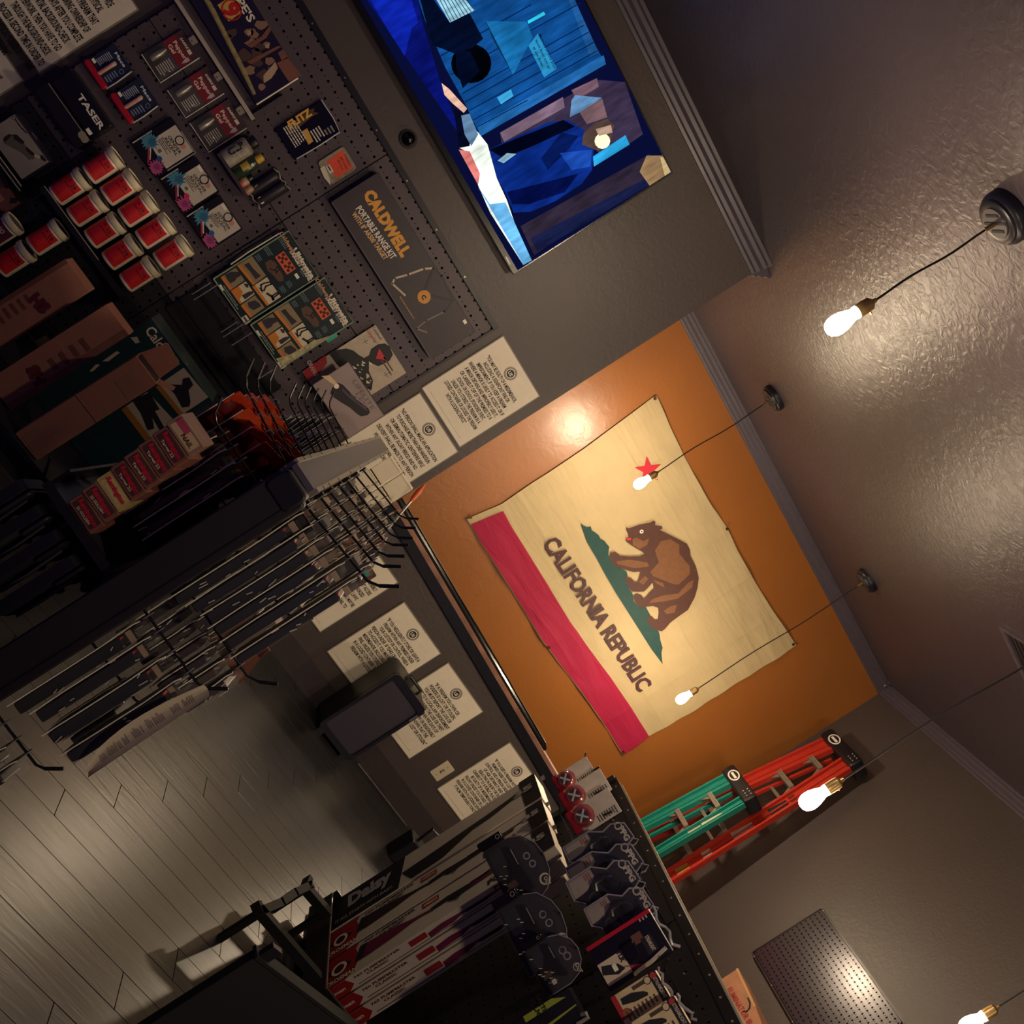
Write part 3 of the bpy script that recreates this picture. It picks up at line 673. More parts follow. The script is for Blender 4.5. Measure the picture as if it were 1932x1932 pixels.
MACE = [((155,119),(199,168),(212,84)), ((204,181),(248,232),(262,148))]
for i, q in enumerate(MACE):
    o, w, h, loc = item('defense_spray_pack', ('blue and red spray pack beside the black stun box', 'lower blue and red spray pack, overlapping the first one')[i], 'spray pack', *q, .05 + .012*i, .005, '16203c', group='blue and red spray packs', body='card')
    part('red_tray', MB().prism(rr(-w*.52, w*.5, -h*.02, h*.17, .01), -.022, 0, .006), mat('a81c30', .25), o, True)
    part('sprayer', MB().lathe([(.001,h*.14),(.008,h*.15),(.009,h*.2),(.009,h*.62),(.006,h*.7)], (w*.02,-.012,0), 14), mat('c89088', .3), o, True)
    part('sprayer_cap', MB().lathe([(.0095,h*.60),(.0095,h*.72),(.003,h*.75)], (w*.02,-.012,0), 14), mat('d8b8a8', .25), o, True)
    textp(o, [('Mace', .0, h*.84, h*.09, w*.5, dict(bold=.02))], 'dfe2ea', 2)
    greek(o, -w*.38, -w*.1, h*.3, h*.75, 8, 'b9c0d4', 2, 9+i); greek(o, w*.18, w*.42, h*.2, h*.6, 5, '7f8fb8', 2, 19+i)
    part('round_badge', MB().ring(w*.32, h*.72, .008, .010, -E_*2), mat('7f8fb8', .4), o); price(o, -w*.38, h*.25, .02, .012)
    part('film_edge', MB().tube([(w*.5,-.004,h*.1),(w*.52,-.012,h*.45),(w*.47,-.004,h*.96)], .003, 6), mat('d8d8dc', .1), o)

# black stun device box with tray
o, w, h, loc = item('stun_device_box', 'black box lettered TASER on a black holder', 'box', (98,155),(171,261),(137,131), .14, .10, '100f18', rough=.28)
textp(o, [('TASER', w*.17, h*.52, .026, w*.62, dict(bold=.03, ang=0))], 'e6e0d4', 2)
price(o, w*.40, h*.10, .028, .016)
part('lid_seam', MB().box(-w/2-.001, w/2+.001, -.0015, .0, h*.94, h*.955), mat('2e2c3a', .3), o)
part('holder_tray', MB().prism(rr(-w*.52, w*.53, -.075, -.004, .006), -.02, .105, .003), mat('15141d', .3), o)
part('tray_edge', MB().box(-w*.5, w*.5, -.0215, -.02, -.012, -.009), mat('8f8a86', .3), o)
cl = MB().disc(w*.40, -.02, .016, -.022, 16); cl.disc(w*.47, -.02, .016, -.023, 16); part('clip', cl, mat('8f8678', .3), o)

# grey launcher box
o, w, h, loc = item('launcher_box', 'grey box printed with a pistol-shaped launcher at the left edge', 'box', (-25,250),(42,341),(26,213), .17, .13, '2a2530', rough=.35, m=mat('302a38', .35))
rectp(o, 'silver_panel', -w*.49, w*.49, 0.002, h*.99, '8d847e', 1, .35)
gun = [(52,655),(130,560),(215,580),(345,690),(380,740),(505,850),(500,930),(420,940),(385,900),(290,820),(160,755),(60,700)]
polyp(o, 'printed_launcher', [loc(*[(a*.1294, 180+b*.1294) for a, b in gun])], '5a524c', 2)
blk1 = [(190,570),(250,575),(360,680),(350,710),(300,700),(210,640)]; blk2 = [(370,745),(400,760),(505,850),(495,880),(440,860),(385,800)]; blk3 = [(590,865),(620,870),(680,940),(660,970),(600,930)]
polyp(o, 'printed_launcher_dark', [loc(*[(a*.1294, 180+b*.1294) for a, b in p_]) for p_ in (blk1, blk2, blk3, [(50,640),(80,600),(130,570),(180,580),(120,640),(70,690)])], '1d1a1e', 3)
polyp(o, 'printed_launcher_light', [loc(*[(a*.1294, 180+b*.1294) for a, b in p_]) for p_ in ([(505,850),(590,890),(575,925),(500,890)],)], 'b9b0a2', 3)
q = loc.one(205*.1294, 180+330*.1294); part('round_logo', MB().ring(q[0], q[1], .006, .008, -E_*2), mat('3a3338', .4), o)
part('logo_stroke', MB().line(loc.line(*[(a*.1294, 180+b*.1294) for a, b in ((230,355),(280,430),(330,490),(390,550))]), .006, -E_*2), mat('3a3338', .4), o)
lid = MB().box(-w/2, w/2, .012, .12, h, h+.003); lo = part('lid', lid, mat('3a3446', .3), o)
part('lid_logo', MB().lathe([(.016,h+.0035),(.018,h+.0036)], (-w*.05, .06, 0), 24), mat('8c84a0', .3), o)
sh = MB().box(-w*.6, w*.62, -.02, .135, -.035, -.012)
part('shelf_plate', sh, mat('141219', .35), o); part('shelf_edge', MB().box(-w*.5, w*.6, -.023, -.02, -.014, -.010), mat('c9c2b4', .25), o)
part('shelf_edge', MB().box(-w*.5, w*.66, -.023, -.02, -.030, -.026), mat('a8a294', .25), o)
# pink and black product below it, cut by the frame edge
o, w, h, loc = item('wrapped_pack', 'pinkish film-wrapped pack below the grey launcher box', 'pack', (-60,322),(10,402),(-30,300), .13, .05, '6a4340', rough=.25)
polyp(o, 'dark_print', [loc((-5,318),(8,322),(16,352),(12,358),(2,340)), loc((20,372),(36,376),(30,384),(18,384))], '120c12', 1); rectp(o, 'bright_print', -w*.1, w*.3, h*.1, h*.5, '9a5f58', 1)

# long tray set on a bright-edged shelf
o, w, h, loc = item('cleaning_mat_pack', 'long glossy pack with a red 9 emblem on a gold square', 'pack', (300,-89),(486,198),(386,-144), .075, .05, '1a161c', rough=.12, m=mat('1c171d', .13, noise=.3, nscale=5, coat=.6))
px2 = lambda *p: loc(*[(360+a*.2381, b*.2381) for a, b in p])
polyp(o, 'gold_square', [px2((212,40),(355,-60),(415,90),(300,172))], 'c8a24a', 1)
q = loc.one(437, 19); tm = MB().text('9', q[0], q[1]-.033, .078, .05, -E_*2, 'c', .05); tm.ring(q[0], q[1], .036, .042, -E_*2, 20); part('red_emblem', tm, mat('b81e1e', .4), o)
a, b2 = loc.one(467, 14), loc.one(423, 62)
q = loc.one(459, 12); textp(o, [("HOPPE'S", q[0]+.065, q[1]-.016, .036, .22, dict(bold=.03, align='r'))], 'e6dccb', 2)
q = loc.one(432, 30); textp(o, [('THE GUN CARE PEOPLE', q[0]-.0, q[1]-.057, .010, .15, {})], 'e6dccb', 2)
rnd = random.Random(4); B1, B2, B3 = [], [], []
for a, b, s in ((330,260,60),(300,300,40),(460,250,50),(500,270,55),(560,200,60),(480,340,60),(540,380,60),(600,350,40),(420,440,70),(520,430,60),(580,600,70),(640,560,60),(470,560,60),(530,500,50),(560,690,40),(620,480,50)):
    pts = [(a+s*rnd.uniform(.5,1)*math.cos(t*.785), b+s*rnd.uniform(.4,.9)*math.sin(t*.785)) for t in range(8)]
    (B1, B2)[rnd.random() > .5].append(px2(*pts))
polyp(o, 'printed_figures', B1, '8a6a55', 1); polyp(o, 'printed_figures_dark', B2, '4a3430', 2)
polyp(o, 'printed_bench', [px2((440,360),(560,290),(620,210),(640,230),(600,300),(480,380)), px2((440,490),(690,365),(720,370),(480,510)), px2((680,500),(770,460),(880,600),(780,650)), px2((690,420),(730,390),(770,450),(720,480))], '7a4a3c', 3)
polyp(o, 'printed_apron', [px2((575,600),(670,490),(690,540),(640,620),(580,660)), px2((590,350),(625,345),(620,385),(590,380)), px2((440,245),(475,240),(480,275),(450,280))], 'b59a80', 4)
part('film_rib', MB().tube([(-w/2,-.012,h*.30),(-w*.1,-.016,h*.26),(w*.28,-.012,h*.14),(w*.44,-.006,h*.07)], [.006,.012,.012,.008], 10), mat('b9a878', .08, alpha=.55, noise=.3, nscale=40), o, True)
part('clear_edge', MB().tube([(w*.495,-.003,.0),(w*.495,-.003,h*.96)], .0035, 8), mat('efe6d0', .1), o)
part('shelf_lip', MB().box(-w*.6, w*.56, -.012, .0, -.055, -.038), mat('b0a498', .25), o)
part('shelf_bracket', MB().box(w*.53, w*.56, -.004, .042, -.055, h*.55), mat('4c4248', .35), o)
part('shelf_plate', MB().box(-w*.6, w*.53, 0, .042, -.045, -.04), mat('3a3238', .4), o)

# black polish pack
o, w, h, loc = item('polish_pack', 'black and gold metal polish pack lettered FLITZ', 'pack', (521,245),(557,305),(607,186), .05, .02, '0d0b0e', rough=.14)
c2 = lambda *p: loc(*[(480+a*.2588, b*.2588) for a, b in p])
polyp(o, 'gold_flash', [c2((228,930),(400,800),(440,790),(432,815),(470,825),(380,870),(410,860),(265,980))], '4a3214', 1)
q = loc.one(480+330*.2588, 898*.2588); textp(o, [('FLITZ', q[0], q[1]-.016, .036, w*.62, dict(bold=.05, ang=1.5708, shear=.2))], 'e8cf98', 3) if False else None
ft = MB(); q = loc.one(480+345*.2588, 885*.2588); ft.text('FLITZ', q[0], q[1], .034, .115, -E_*3, 'c', .05, math.radians(90)); part('lettering', ft, mat('e0aa4c', .4), o)
polyp(o, 'gold_panel', [c2((345,960),(385,935),(430,1030),(395,1055))], 'c89a48', 1)
greek(o, -w*.42, w*.4, h*.12, h*.4, 6, 'd8d0c0', 2, 31); greek(o, w*.05, w*.42, h*.5, h*.72, 4, 'd8d0c0', 2, 33); greek(o, w*.22, w*.44, h*.72, h*.92, 3, '8a8480', 2, 34)
part('film_edge', MB().tube([(-w/2,-.003,h*.99),(w*.1,-.006,h*1.0),(w*.5,-.003,h*.97),(w*.51,-.006,h*.5),(w*.48,-.003,.01)], .0026, 6), mat('c8c8d0', .1), o)

# crumpled bag with orange card
o, w, h, loc = item('zip_bag', 'small clear bag with a bright orange card', 'bag', (600,310),(628,352),(645,272), .042, .006, 'a39a8a', rough=.2, r=.012, m=mat('a0947f', .15, alpha=.85, noise=.3, nscale=40))
polyp(o, 'orange_card', [loc((616,305),(646,283),(666,316),(635,336))], 'd8482a', 1)
q = loc.one(650, 306); textp(o, [('Happy', q[0], q[1]+.012, .012, .05, dict(ang=-.1)), ('gift inside', q[0], q[1]-.008, .010, .055, dict(ang=-.1)), ('for you', q[0], q[1]-.026, .010, .045, dict(ang=-.1))], '3a100c', 2)
rectp(o, 'barcode_label', -w*.2, w*.12, h*.16, h*.3, 'd8ccb8', 3); greek(o, -w*.18, w*.10, h*.17, h*.29, 1, '2a1a16', 4, 3)
part('paper_scrap', MB().flat(ccw(loc((604,318),(612,312),(622,336),(624,350),(612,336))), -E_), mat('cfc5b0', .5), o)

# cans and small bottles on a wire shelf
def can(name, label, base, top, dpx, col, capcol, cap=.22, gap=.082, group=None, fr=FB, labelcol=None):
    x, z = fr.at(*base, gap); x2, z2 = fr.at(*top, gap); h = z2-z; r = dpx/2/F*4.95
    o = root(name, label, 'bottle', fr.pos((x+x2)/2, z, gap), fr.rot, group); hb = h*(1-cap)
    part('body', MB().lathe([(r*.9,0),(r,.004),(r,hb-.012),(r*.8,hb-.002),(r*.6,hb)], n=24), mat(col, .28, noise=.3, nscale=60), o, True)
    part('cap', MB().lathe([(r*.62,hb-.002),(r*.66,hb+.004),(r*.64,h-.004),(r*.5,h)], n=20), mat(capcol, .35), o, True)
    return o, r, h, hb
def wrap_label(o, r, z0, z1, col, a0=-75, a1=75, name='label', n=12, k=.0006):
    vs = []; fs = []
    for i in range(n+1):
        a = math.radians(-90 + a0 + (a1-a0)*i/n); c, s = (r+k)*math.cos(a), (r+k)*math.sin(a); vs += [(c,s,z0),(c,s,z1)]
    for i in range(n): fs.append((2*i, 2*i+2, 2*i+3, 2*i+1))
    return part(name, MB().add(vs, fs), mat(col, .4, noise=.08), o, True)
def wrap_text(o, r, rows, col, name='lettering', k=.0014):
    mb = MB()
    for s, x, z, h, w in rows: mb.text(s, x, z, h, w, 0, 'c', .03)
    mb.v = [((r+k)*math.sin(x/r), -(r+k)*math.cos(x/r), z) for x, y, z in mb.v]
    return part(name, mb, mat(col, .5, noise=0), o)
o, r, h, hb = can('spray_can', 'tall grey spray can lettered CLP with black cap', (424,303), (484,264), 33, '8f897c', '131118')
mb = MB()
mb.text('CLP', 0, 0, .03, .075, 0, 'c', .03, math.radians(90)); mb.v = [((r+.0014)*math.sin((x)/r), -(r+.0014)*math.cos(x/r), z+hb*.55) for x, y, z in mb.v]; part('lettering', mb, INK(), o)
o, r, h, hb = can('oil_bottle', 'dark green bottle with yellow cap beside the grey can', (441,330), (496,295), 23, '27382a', 'c9a53a')
wrap_label(o, r, h*.3, h*.55, 'b89a3a', -40, 20); price(o, r*.3, h*.62, .012, .012, lvl=r/.0008+2)
o, r, h, hb = can('solvent_bottle', 'small pink and tan bottle under the yellow-capped bottle', (452,349), (477,333), 17, 'a88a68', '17141a', .35); wrap_label(o, r, 0, hb*.4, 'b04a4a')
o, r, h, hb = can('solvent_bottle', 'smallest tan bottle, lowest on the wire shelf', (461,363), (486,347), 15, '9a7a5a', '17141a', .35); wrap_label(o, r, 0, hb*.35, 'a86a5a')
x0, zz = FB.at(414, 290, .082); x1, _ = FB.at(466, 372, .082)
o = root('wire_shelf', 'thin dark shelf strip under the spray cans', 'shelf', FB.pos((x0+x1)/2, zz-.004, .082)); sw = (x1-x0)/2
part('plate', MB().box(-sw, sw, -.04, .05, -.004, 0), mat('2a252c', .4), o); part('lip', MB().box(-sw, sw, -.043, -.04, -.004, .01), mat('3a343c', .35), o)
# two dark tubes on a card
o, w, h, loc = item('tube_pack', 'pack of two black tubes in chrome-edged clear film', 'pack', (464,352),(490,396),(521,314), .05, .004, '1a171c', rough=.3)
for s in (-.24, .24):
    part('tube', MB().lathe([(.001,h*.05),(w*.17,h*.06),(w*.18,h*.1),(w*.18,h*.9),(w*.12,h*.95)], (s*w, -.02, 0), 16), mat('2c282e', .3), o, True)
rnd = random.Random(2); fz = MB()
for zz in (h*.02, h*.97):
    fz.tube([(-w*.5+i*w/9, -.012-.012*rnd.random(), zz+rnd.uniform(-.006,.006)) for i in range(10)], .0035, 6)
part('foil_edge', fz, mat('e0d8cc', .1, .6), o); price(o, w*.25, h*.17, .03, .014, 45)

# three target cards with blue and pink splashes
GR = [((246,267),(292,334),(325,223)), ((300,334),(344,402),(372,298)), ((349,402),(390,470),(419,371))]
for i, q in enumerate(GR):
    o, w, h, loc = item('splash_target_box', ('topmost black box with blue and pink powder splashes', 'middle box of the three with blue and pink splashes', 'lowest of the three boxes with blue and pink splashes')[i], 'box', *q, .06 + .004*i, .05, '0e0c10', group='blue and pink splash boxes', rough=.3)
    rectp(o, 'grey_panel', -w*.30, w*.45, h*.30, h*.98, 'c4bcae', 1)
    def splash(cx, cz, R_, n, sd):
        r_ = random.Random(sd + i); return [(cx + R_*(r_.uniform(.85,1.35) if k % 2 else r_.uniform(.55,.8))*math.cos(6.283*k/n), cz + R_*(r_.uniform(.85,1.35) if k % 2 else r_.uniform(.55,.8))*math.sin(6.283*k/n)) for k in range(n)]
    lim = lambda P: [(max(-w*.495, min(w*.495, a)), max(h*.006, min(h*.99, b))) for a, b in P]
    polyp(o, 'blue_splash', [lim(splash(-w*.30, h*.34, w*.22, 30, 1))], '3f86a0', 2); polyp(o, 'pink_splash', [lim(splash(w*.30, h*.14, w*.20, 28, 50))], 'b04a80', 2)
    polyp(o, 'blue_powder', [lim(splash(-w*.26, h*.38, w*.12, 20, 11))], '2a6284', 3); polyp(o, 'pink_powder', [lim(splash(w*.3, h*.16, w*.1, 18, 61))], '8a3070', 3)
    part('rods', MB().line([(-w*.16,h*.28),(w*.06,h*.13)], .005, -E_*3), mat('d8d0d0', .4), o); part('red_rod', MB().line([(-w*.20,h*.25),(w*.10,h*.06)], .006, -E_*4), mat('b02038', .4), o)
    part('round_sticker', MB().disc(w*.17, h*.3, w*.07, -E_*4), mat(('24508a','d82a5a','2a62a0')[i], .4), o)
    rectp(o, 'picture_frame', -w*.05, w*.08, h*.34, h*.46, 'd8d0c0', 2); rectp(o, 'picture', -w*.03, w*.06, h*.36, h*.44, '6a6a70', 3)
    greek(o, -w*.22, w*.2, h*.48, h*.62, 4, '2a262a', 2, 40+i)
    textp(o, [('GENDER', w*.08, h*.70, h*.07, w*.5, dict(bold=.02)), ('REVEAL', w*.08, h*.62, h*.06, w*.5, dict(bold=.02))], '1d191c', 2)
    part('target_logo', MB().ring(w*.06, h*.87, w*.09, w*.12, -E_*2), mat('2a2428', .4), o); part('red_dot', MB().disc(w*.22, h*.86, w*.07, -E_*2), mat('c88a80', .4), o)
    rectp(o, 'side_stripe', -w*.49, -w*.46, h*.02, h*.5, 'b9b4a8', 2); 
    if i: price(o, -w*.2, h*.93, .028, .013)
    if i == 0: part('foil_edge', MB().tube([(w*.5,0,h*.3),(w*.505,-.004,h*.6),(w*.5,-.002,h*1.0),(-w*.1,-.003,h*1.0)], .003, 6), mat('d8d2c4', .1, .5), o)

# flat black range-kit box
o, w, h, loc = item('range_kit_box', 'wide flat dark box lettered CALDWELL PORTABLE RANGE KIT', 'box', (621,383),(816,677),(710,327), .10, .07, '332b33', rough=.42)
part('edge_face', MB().box(-w*.497, w*.497, -.0012, 0, -.0005, .006), mat('4a4048', .4), o)
def along(s, p0, p1, hpx, col, bold=.03, name='lettering'):
    a, b = loc.one(*p0), loc.one(*p1); an = math.atan2(b[1]-a[1], b[0]-a[0])
    part(name, MB().text(s, (a[0]+b[0])/2, (a[1]+b[1])/2, hpx/F*5, math.dist(a, b), -E_*2, 'c', bold, an), mat(col, .45, noise=0), o)
along('CALDWELL', (685,366), (759,486), 23, 'd89a3a', .07)
along('PORTABLE RANGE KIT', (671,394), (739,490), 12, 'e2d8cc'); along('WITH 8" AR500 TARGET', (663,404), (725,491), 9.5, 'd8b078')
fp = [(764,557),(740,535),(745,525),(770,518),(800,507),(817,506)]
part('printed_frame', MB().line(loc.line(*fp), .009, -E_*2), mat('b9ab94', .35), o)
part('printed_frame_dark', MB().line(loc.line((817,506),(833,520),(855,567),(838,588)), .010, -E_*2).line(loc.line((812,558),(855,567)), .012, -E_*3).line(loc.line((817,510),(803,545)), .011, -E_*3), mat('15131a', .4), o)
part('printed_frame_low', MB().line(loc.line((838,588),(804,605),(786,620),(805,627)), .007, -E_*2), mat('75685e', .4), o)
q = loc.one(800, 560); part('gong', MB().disc(q[0], q[1], .031, -E_*4, 20), mat('c98a34', .4), o); textp(o, [('C', q[0], q[1]-.011, .022, None, dict(bold=.06))], '1a1218', 5)
greek(o, *[loc.one(754,560)[0], loc.one(784,603)[0]], loc.one(769,583)[1]-.004, loc.one(769,583)[1]+.006, 1, 'c08a3a', 2, 77); price(o, *loc.one(877, 607), .02, .015)

# two target-stand packs
TS = [((402,527),(465,613),(541,433)), ((471,608),(528,694),(604,520))]
k7 = .14493
for i, q in enumerate(TS):
    x, z, w, h = FB.rect(*q, .09)
    if i: w, h = pw_, ph_; x += .010
    else: w -= .008
    pw_, ph_ = w, h
    o = root('target_stand_pack', ('dark green target stand pack, left of the pair', 'right-hand dark green target stand pack, with bright glare at its corner')[i], 'pack', FB.pos(x, z, .09), 0, 'target stand packs')
    part('card', MB().prism(rr(-w/2, w/2, 0, h, .004, 2), 0, .03, .001), mat('17262a', .3), o)
    if i == 0: loc = Local(FB, x, z, .09); P7 = lambda *p: loc(*[(400+a*k7, 420+b*k7) for a, b in p])
    polyp(o, 'orange_target', [P7((820,450),(932,370),(1092,598),(978,678))], 'd8603a', 1)
    
    for a, b in ((930,418),(875,455),(920,465),(966,475),(914,514),(1008,528),(955,568),(1000,576),(1046,588),(992,622)):
        c_ = loc.one(400+a*k7, 420+b*k7); dm = MB().flat([(c_[0]-.0065,c_[1]-.0065),(c_[0]+.0065,c_[1]-.0065),(c_[0]+.0065,c_[1]+.0065),(c_[0]-.0065,c_[1]+.0065)], -E_*2); part('bullseye', dm, mat('4a140c', .5), o)
    tiles = [((110,712),(310,585),(425,750),(235,885)), ((325,560),(520,435),(705,690),(535,815)), ((245,890),(440,765),(555,930),(365,1062)), ((372,1078),(560,945),(685,1105),(500,1240)), ((525,835),(715,710),(897,965),(715,1085))]
    polyp(o, 'picture_panel', [P7(*t) for t in tiles[:2]+tiles[3:4]], '8d7a5c', 1); polyp(o, 'white_panel', [P7(*t) for t in (tiles[2], tiles[4])], 'd0c2a6', 1)
    strips = [((110,712),(150,690),(265,862),(235,885)), ((325,560),(365,538),(565,790),(535,815)), ((245,890),(345,825),(405,905),(360,1000),(390,1045),(365,1062)), ((372,1078),(412,1050),(535,1215),(500,1240)), ((525,835),(560,812),(745,1065),(715,1085))]
    polyp(o, 'orange_band', [P7(*t) for t in strips], 'c87a2c', 2)
    dk = [((170,680),(250,640),(350,640),(380,690),(320,720),(300,760),(240,790),(200,740)), ((420,550),(480,520),(540,600),(600,660),(640,690),(570,740),(500,640)), ((390,950),(480,900),(530,890),(540,920),(430,1000)), ((470,1040),(560,1010),(620,1050),(640,1090),(540,1140),(480,1100)), ((410,790),(470,800),(475,850),(440,840))]
    polyp(o, 'printed_stand', [P7(*t) for t in dk], '2a2630', 3)
    ln = MB(); LL = lambda *p: loc.line(*[(400+a*k7, 420+b*k7) for a, b in p])
    ln.line(LL((640,810),(680,790),(760,770),(775,800),(700,830),(680,885),(645,880),(640,810)), .006, -E_*3); ln.line(LL((720,925),(780,960),(800,1000),(790,1000)), .010, -E_*3); ln.line(LL((780,960),(850,910),(865,930),(790,985)), .006, -E_*3); ln.line(LL((620,850),(660,910)), .004, -E_*3)
    part('line_drawing', ln, mat('1c1a24', .5), o)
    polyp(o, 'brown_picture', [P7((690,520),(760,480),(830,520),(870,600),(930,700),(930,760),(870,770),(800,690),(720,620))], '5c4030', 1)
    part('stand_drawing', MB().line(LL((750,600),(820,620),(850,570),(880,600),(840,650),(830,620)), .005, -E_*2), mat('17161c', .5), o)
    c_ = LL((935,190),(1040,300)); an = math.atan2(c_[1][1]-c_[0][1], c_[1][0]-c_[0][0])
    part('brand_lettering', MB().text('Caldwell', (c_[0][0]+c_[1][0])/2, (c_[0][1]+c_[1][1])/2-.014, .022, .100, -E_*2, 'c', .02), mat('d8a070', .45, noise=0), o)
    c_ = LL((1205,520)); c2_ = LL((1165,560))
    part('lettering', MB().text('Ultimate', c_[0][0], c_[0][1]-.016, .026, .15, -E_*2, 'c', .05).text('TARGET STAND', c2_[0][0], c2_[0][1]-.011, .017, .165, -E_*2, 'c', .05), mat('e4d8c4', .45, noise=0), o)
    for (a, b), (c__, d_), sd in (((890,200),(980,340),1), ((700,320),(770,440),2), ((580,420),(650,520),3), ((990,760),(1030,850),4), ((900,830),(950,920),5), ((1170,610),(1210,700),6)):
        q0, q1 = loc.one(400+a*k7, 420+b*k7), loc.one(400+c__*k7, 420+d_*k7); zc = (q0[1]+q1[1])/2; greek(o, q0[0], q1[0], zc-.012, zc+.012, 3, '6a8088', 2, sd)
    price(o, *LL((1105,695))[0], .024, .014)
    q = LL((440,1265))[0]; rectp(o, 'barcode_label', q[0]-.018, q[0]+.018, q[1]-.014, q[1]+.014, 'd8d0c0', 2); greek(o, q[0]-.014, q[0]+.014, q[1]-.01, q[1]+.01, 1, '1a161a', 3, 8)
    q = LL((120,850))[0]; rectp(o, 'white_tab', q[0]-.014, q[0]+.014, q[1]-.008, q[1]+.008, 'e8e4da', 2)
    greek(o, -w*.3, w*.3, h*.02, h*.06, 2, '9aa8a0', 2, 21)
    part('clear_shell', MB().tube([(-w/2,-.002,0),(w/2,-.002,0),(w/2,-.002,h),(-w/2,-.002,h),(-w/2,-.002,0)], .004, 6), mat('8fa08a', .12), o)
    if i == 0:
        part('film_glint', MB().tube([(-w/2-.012,.005,h*.25),(-w/2-.016,.0,h*.5),(-w/2-.012,.004,h*.9)], .0035, 6), mat('e6dfc8', .1), o)
    else:
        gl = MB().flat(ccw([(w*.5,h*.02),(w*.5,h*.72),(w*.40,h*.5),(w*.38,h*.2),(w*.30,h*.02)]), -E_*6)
        part('film_glare', gl, mat('d8cfa0', .06, alpha=.6, noise=.5, nscale=45, bump=.8, bscale=50), o)  # glare on the crinkled film, painted as a pale half-clear sheet
        part('green_tab', MB().box(w*.5, w*.58, .0, .004, h*.62, h*.76), mat('2aa88c', .3), o)
    for hx in (-.1, .1):
        part('hook', MB().tube([(hx*w*3,.057,h*1.02),(hx*w*3,-.01,h*1.02),(hx*w*3,-.02,h*1.04)], .003, 6), blk(.3), o)

# silhouette target sheet and flashlight card
o, w, h, loc = item('silhouette_target_pack', 'white target sheet pack with a black torso silhouette', 'pack', (572,700),(629,792),(710,611), .05, .012, 'b5a893', rough=.3)
S4 = lambda *p: loc(*[(480+a*.2588, 480+b*.2588) for a, b in p])
polyp(o, 'silhouette', [S4((540,720),(580,700),(670,685),(720,700),(765,735),(800,755),(835,735),(850,690),(900,655),(950,648),(985,670),(1010,730),(985,775),(940,800),(900,815),(870,800),(835,800),(835,850),(865,920),(855,985),(820,1010),(700,900),(600,800))], '17151b', 1)
polyp(o, 'red_triangle', [S4((910,685),(965,770),(885,760))], 'c8283c', 2)
polyp(o, 'red_header', [S4((355,850),(520,735),(530,790),(480,860),(385,930))], 'a8202c', 1); q = loc.one(594, 694); textp(o, [('ORANGE', q[0], q[1]-.02, .022, .09, dict(bold=.03, ang=math.radians(-5)))], 'd8a8a0', 2)
for a, b in ((810,635),(960,875)):
    c_ = loc.one(480+a*.2588, 480+b*.2588); part('aim_cross', MB().line([(c_[0]-.014,c_[1]),(c_[0]+.014,c_[1])], .002, -E_*2).line([(c_[0],c_[1]-.014),(c_[0],c_[1]+.014)], .002, -E_*2), mat('2a2226', .5), o)
q = loc.one(708, 628); textp(o, [('Caldwell', q[0]+.005, q[1]-.0, .014, .07, {})], '2a1a1c', 2); textp(o, [('Orange Peel', q[0]+.005, q[1]-.03, .018, .07, dict(shear=.2))], 'a83038', 2, 'red_lettering')
greek(o, w*.05, w*.42, h*.82, h*.9, 2, '5a4038', 2, 13)
rnd = random.Random(3)
for k in range(26):
    a, b = rnd.uniform(690, 850), rnd.uniform(770, 990)
    if b - 770 > (a-560)*1.1: continue
    c_ = loc.one(480+a*.2588, 480+b*.2588); s = rnd.uniform(.004,.012); fr_ = MB().flat([(c_[0]-s,c_[1]-s*.4),(c_[0]+s*.3,c_[1]-s),(c_[0]+s,c_[1]+s*.5)], -E_*3); part('film_glint', fr_, mat('d8cfb8', .08, noise=.2), o)
o, w, h, loc = item('flashlight_card', 'grey-purple card printed with a black flashlight', 'card', (588,730),(661,826),(655,682), .16, .004, '8d8080', rough=.3, m=mat('9a8a88', .3, noise=.12, nscale=8))
K5 = lambda *p: loc(*[(560+a*.15528, 680+b*.15528) for a, b in p])
polyp(o, 'printed_flashlight', [K5((405,400),(430,330),(500,270),(560,295),(660,400),(720,470),(870,580),(890,630),(860,665),(780,680),(740,655),(640,570),(540,510),(450,450))], '1d1820', 1)
polyp(o, 'printed_highlight', [K5((560,340),(640,420),(860,600),(850,615),(620,440),(545,360)), K5((640,390),(720,450),(715,475),(660,430))], '4a4250', 2)
polyp(o, 'printed_beam', [K5((300,190),(400,180),(510,300),(500,330),(455,300))], 'd8b890', 1); q = K5((480,315)); c_ = loc.one(560+482*.15528, 680+312*.15528); part('printed_lens', MB().disc(c_[0], c_[1], .012, -E_*3), mat('f2e6c8', .3), o)
textp(o, [('LIFELITE', w*.06, h*.80, .022, w*.55, dict(bold=.0)), ('LED', w*.12, h*.70, .016, w*.28, {})], '6a5c60', 2)
part('card_edge', MB().box(-w/2, w/2, -.001, .006, h-.004, h), mat('2a2228', .4), o); part('hook', MB().tube([(0,.10,h+.01),(0,-.01,h+.01),(0,-.02,h+.02)], .003, 6), blk(.3), o)

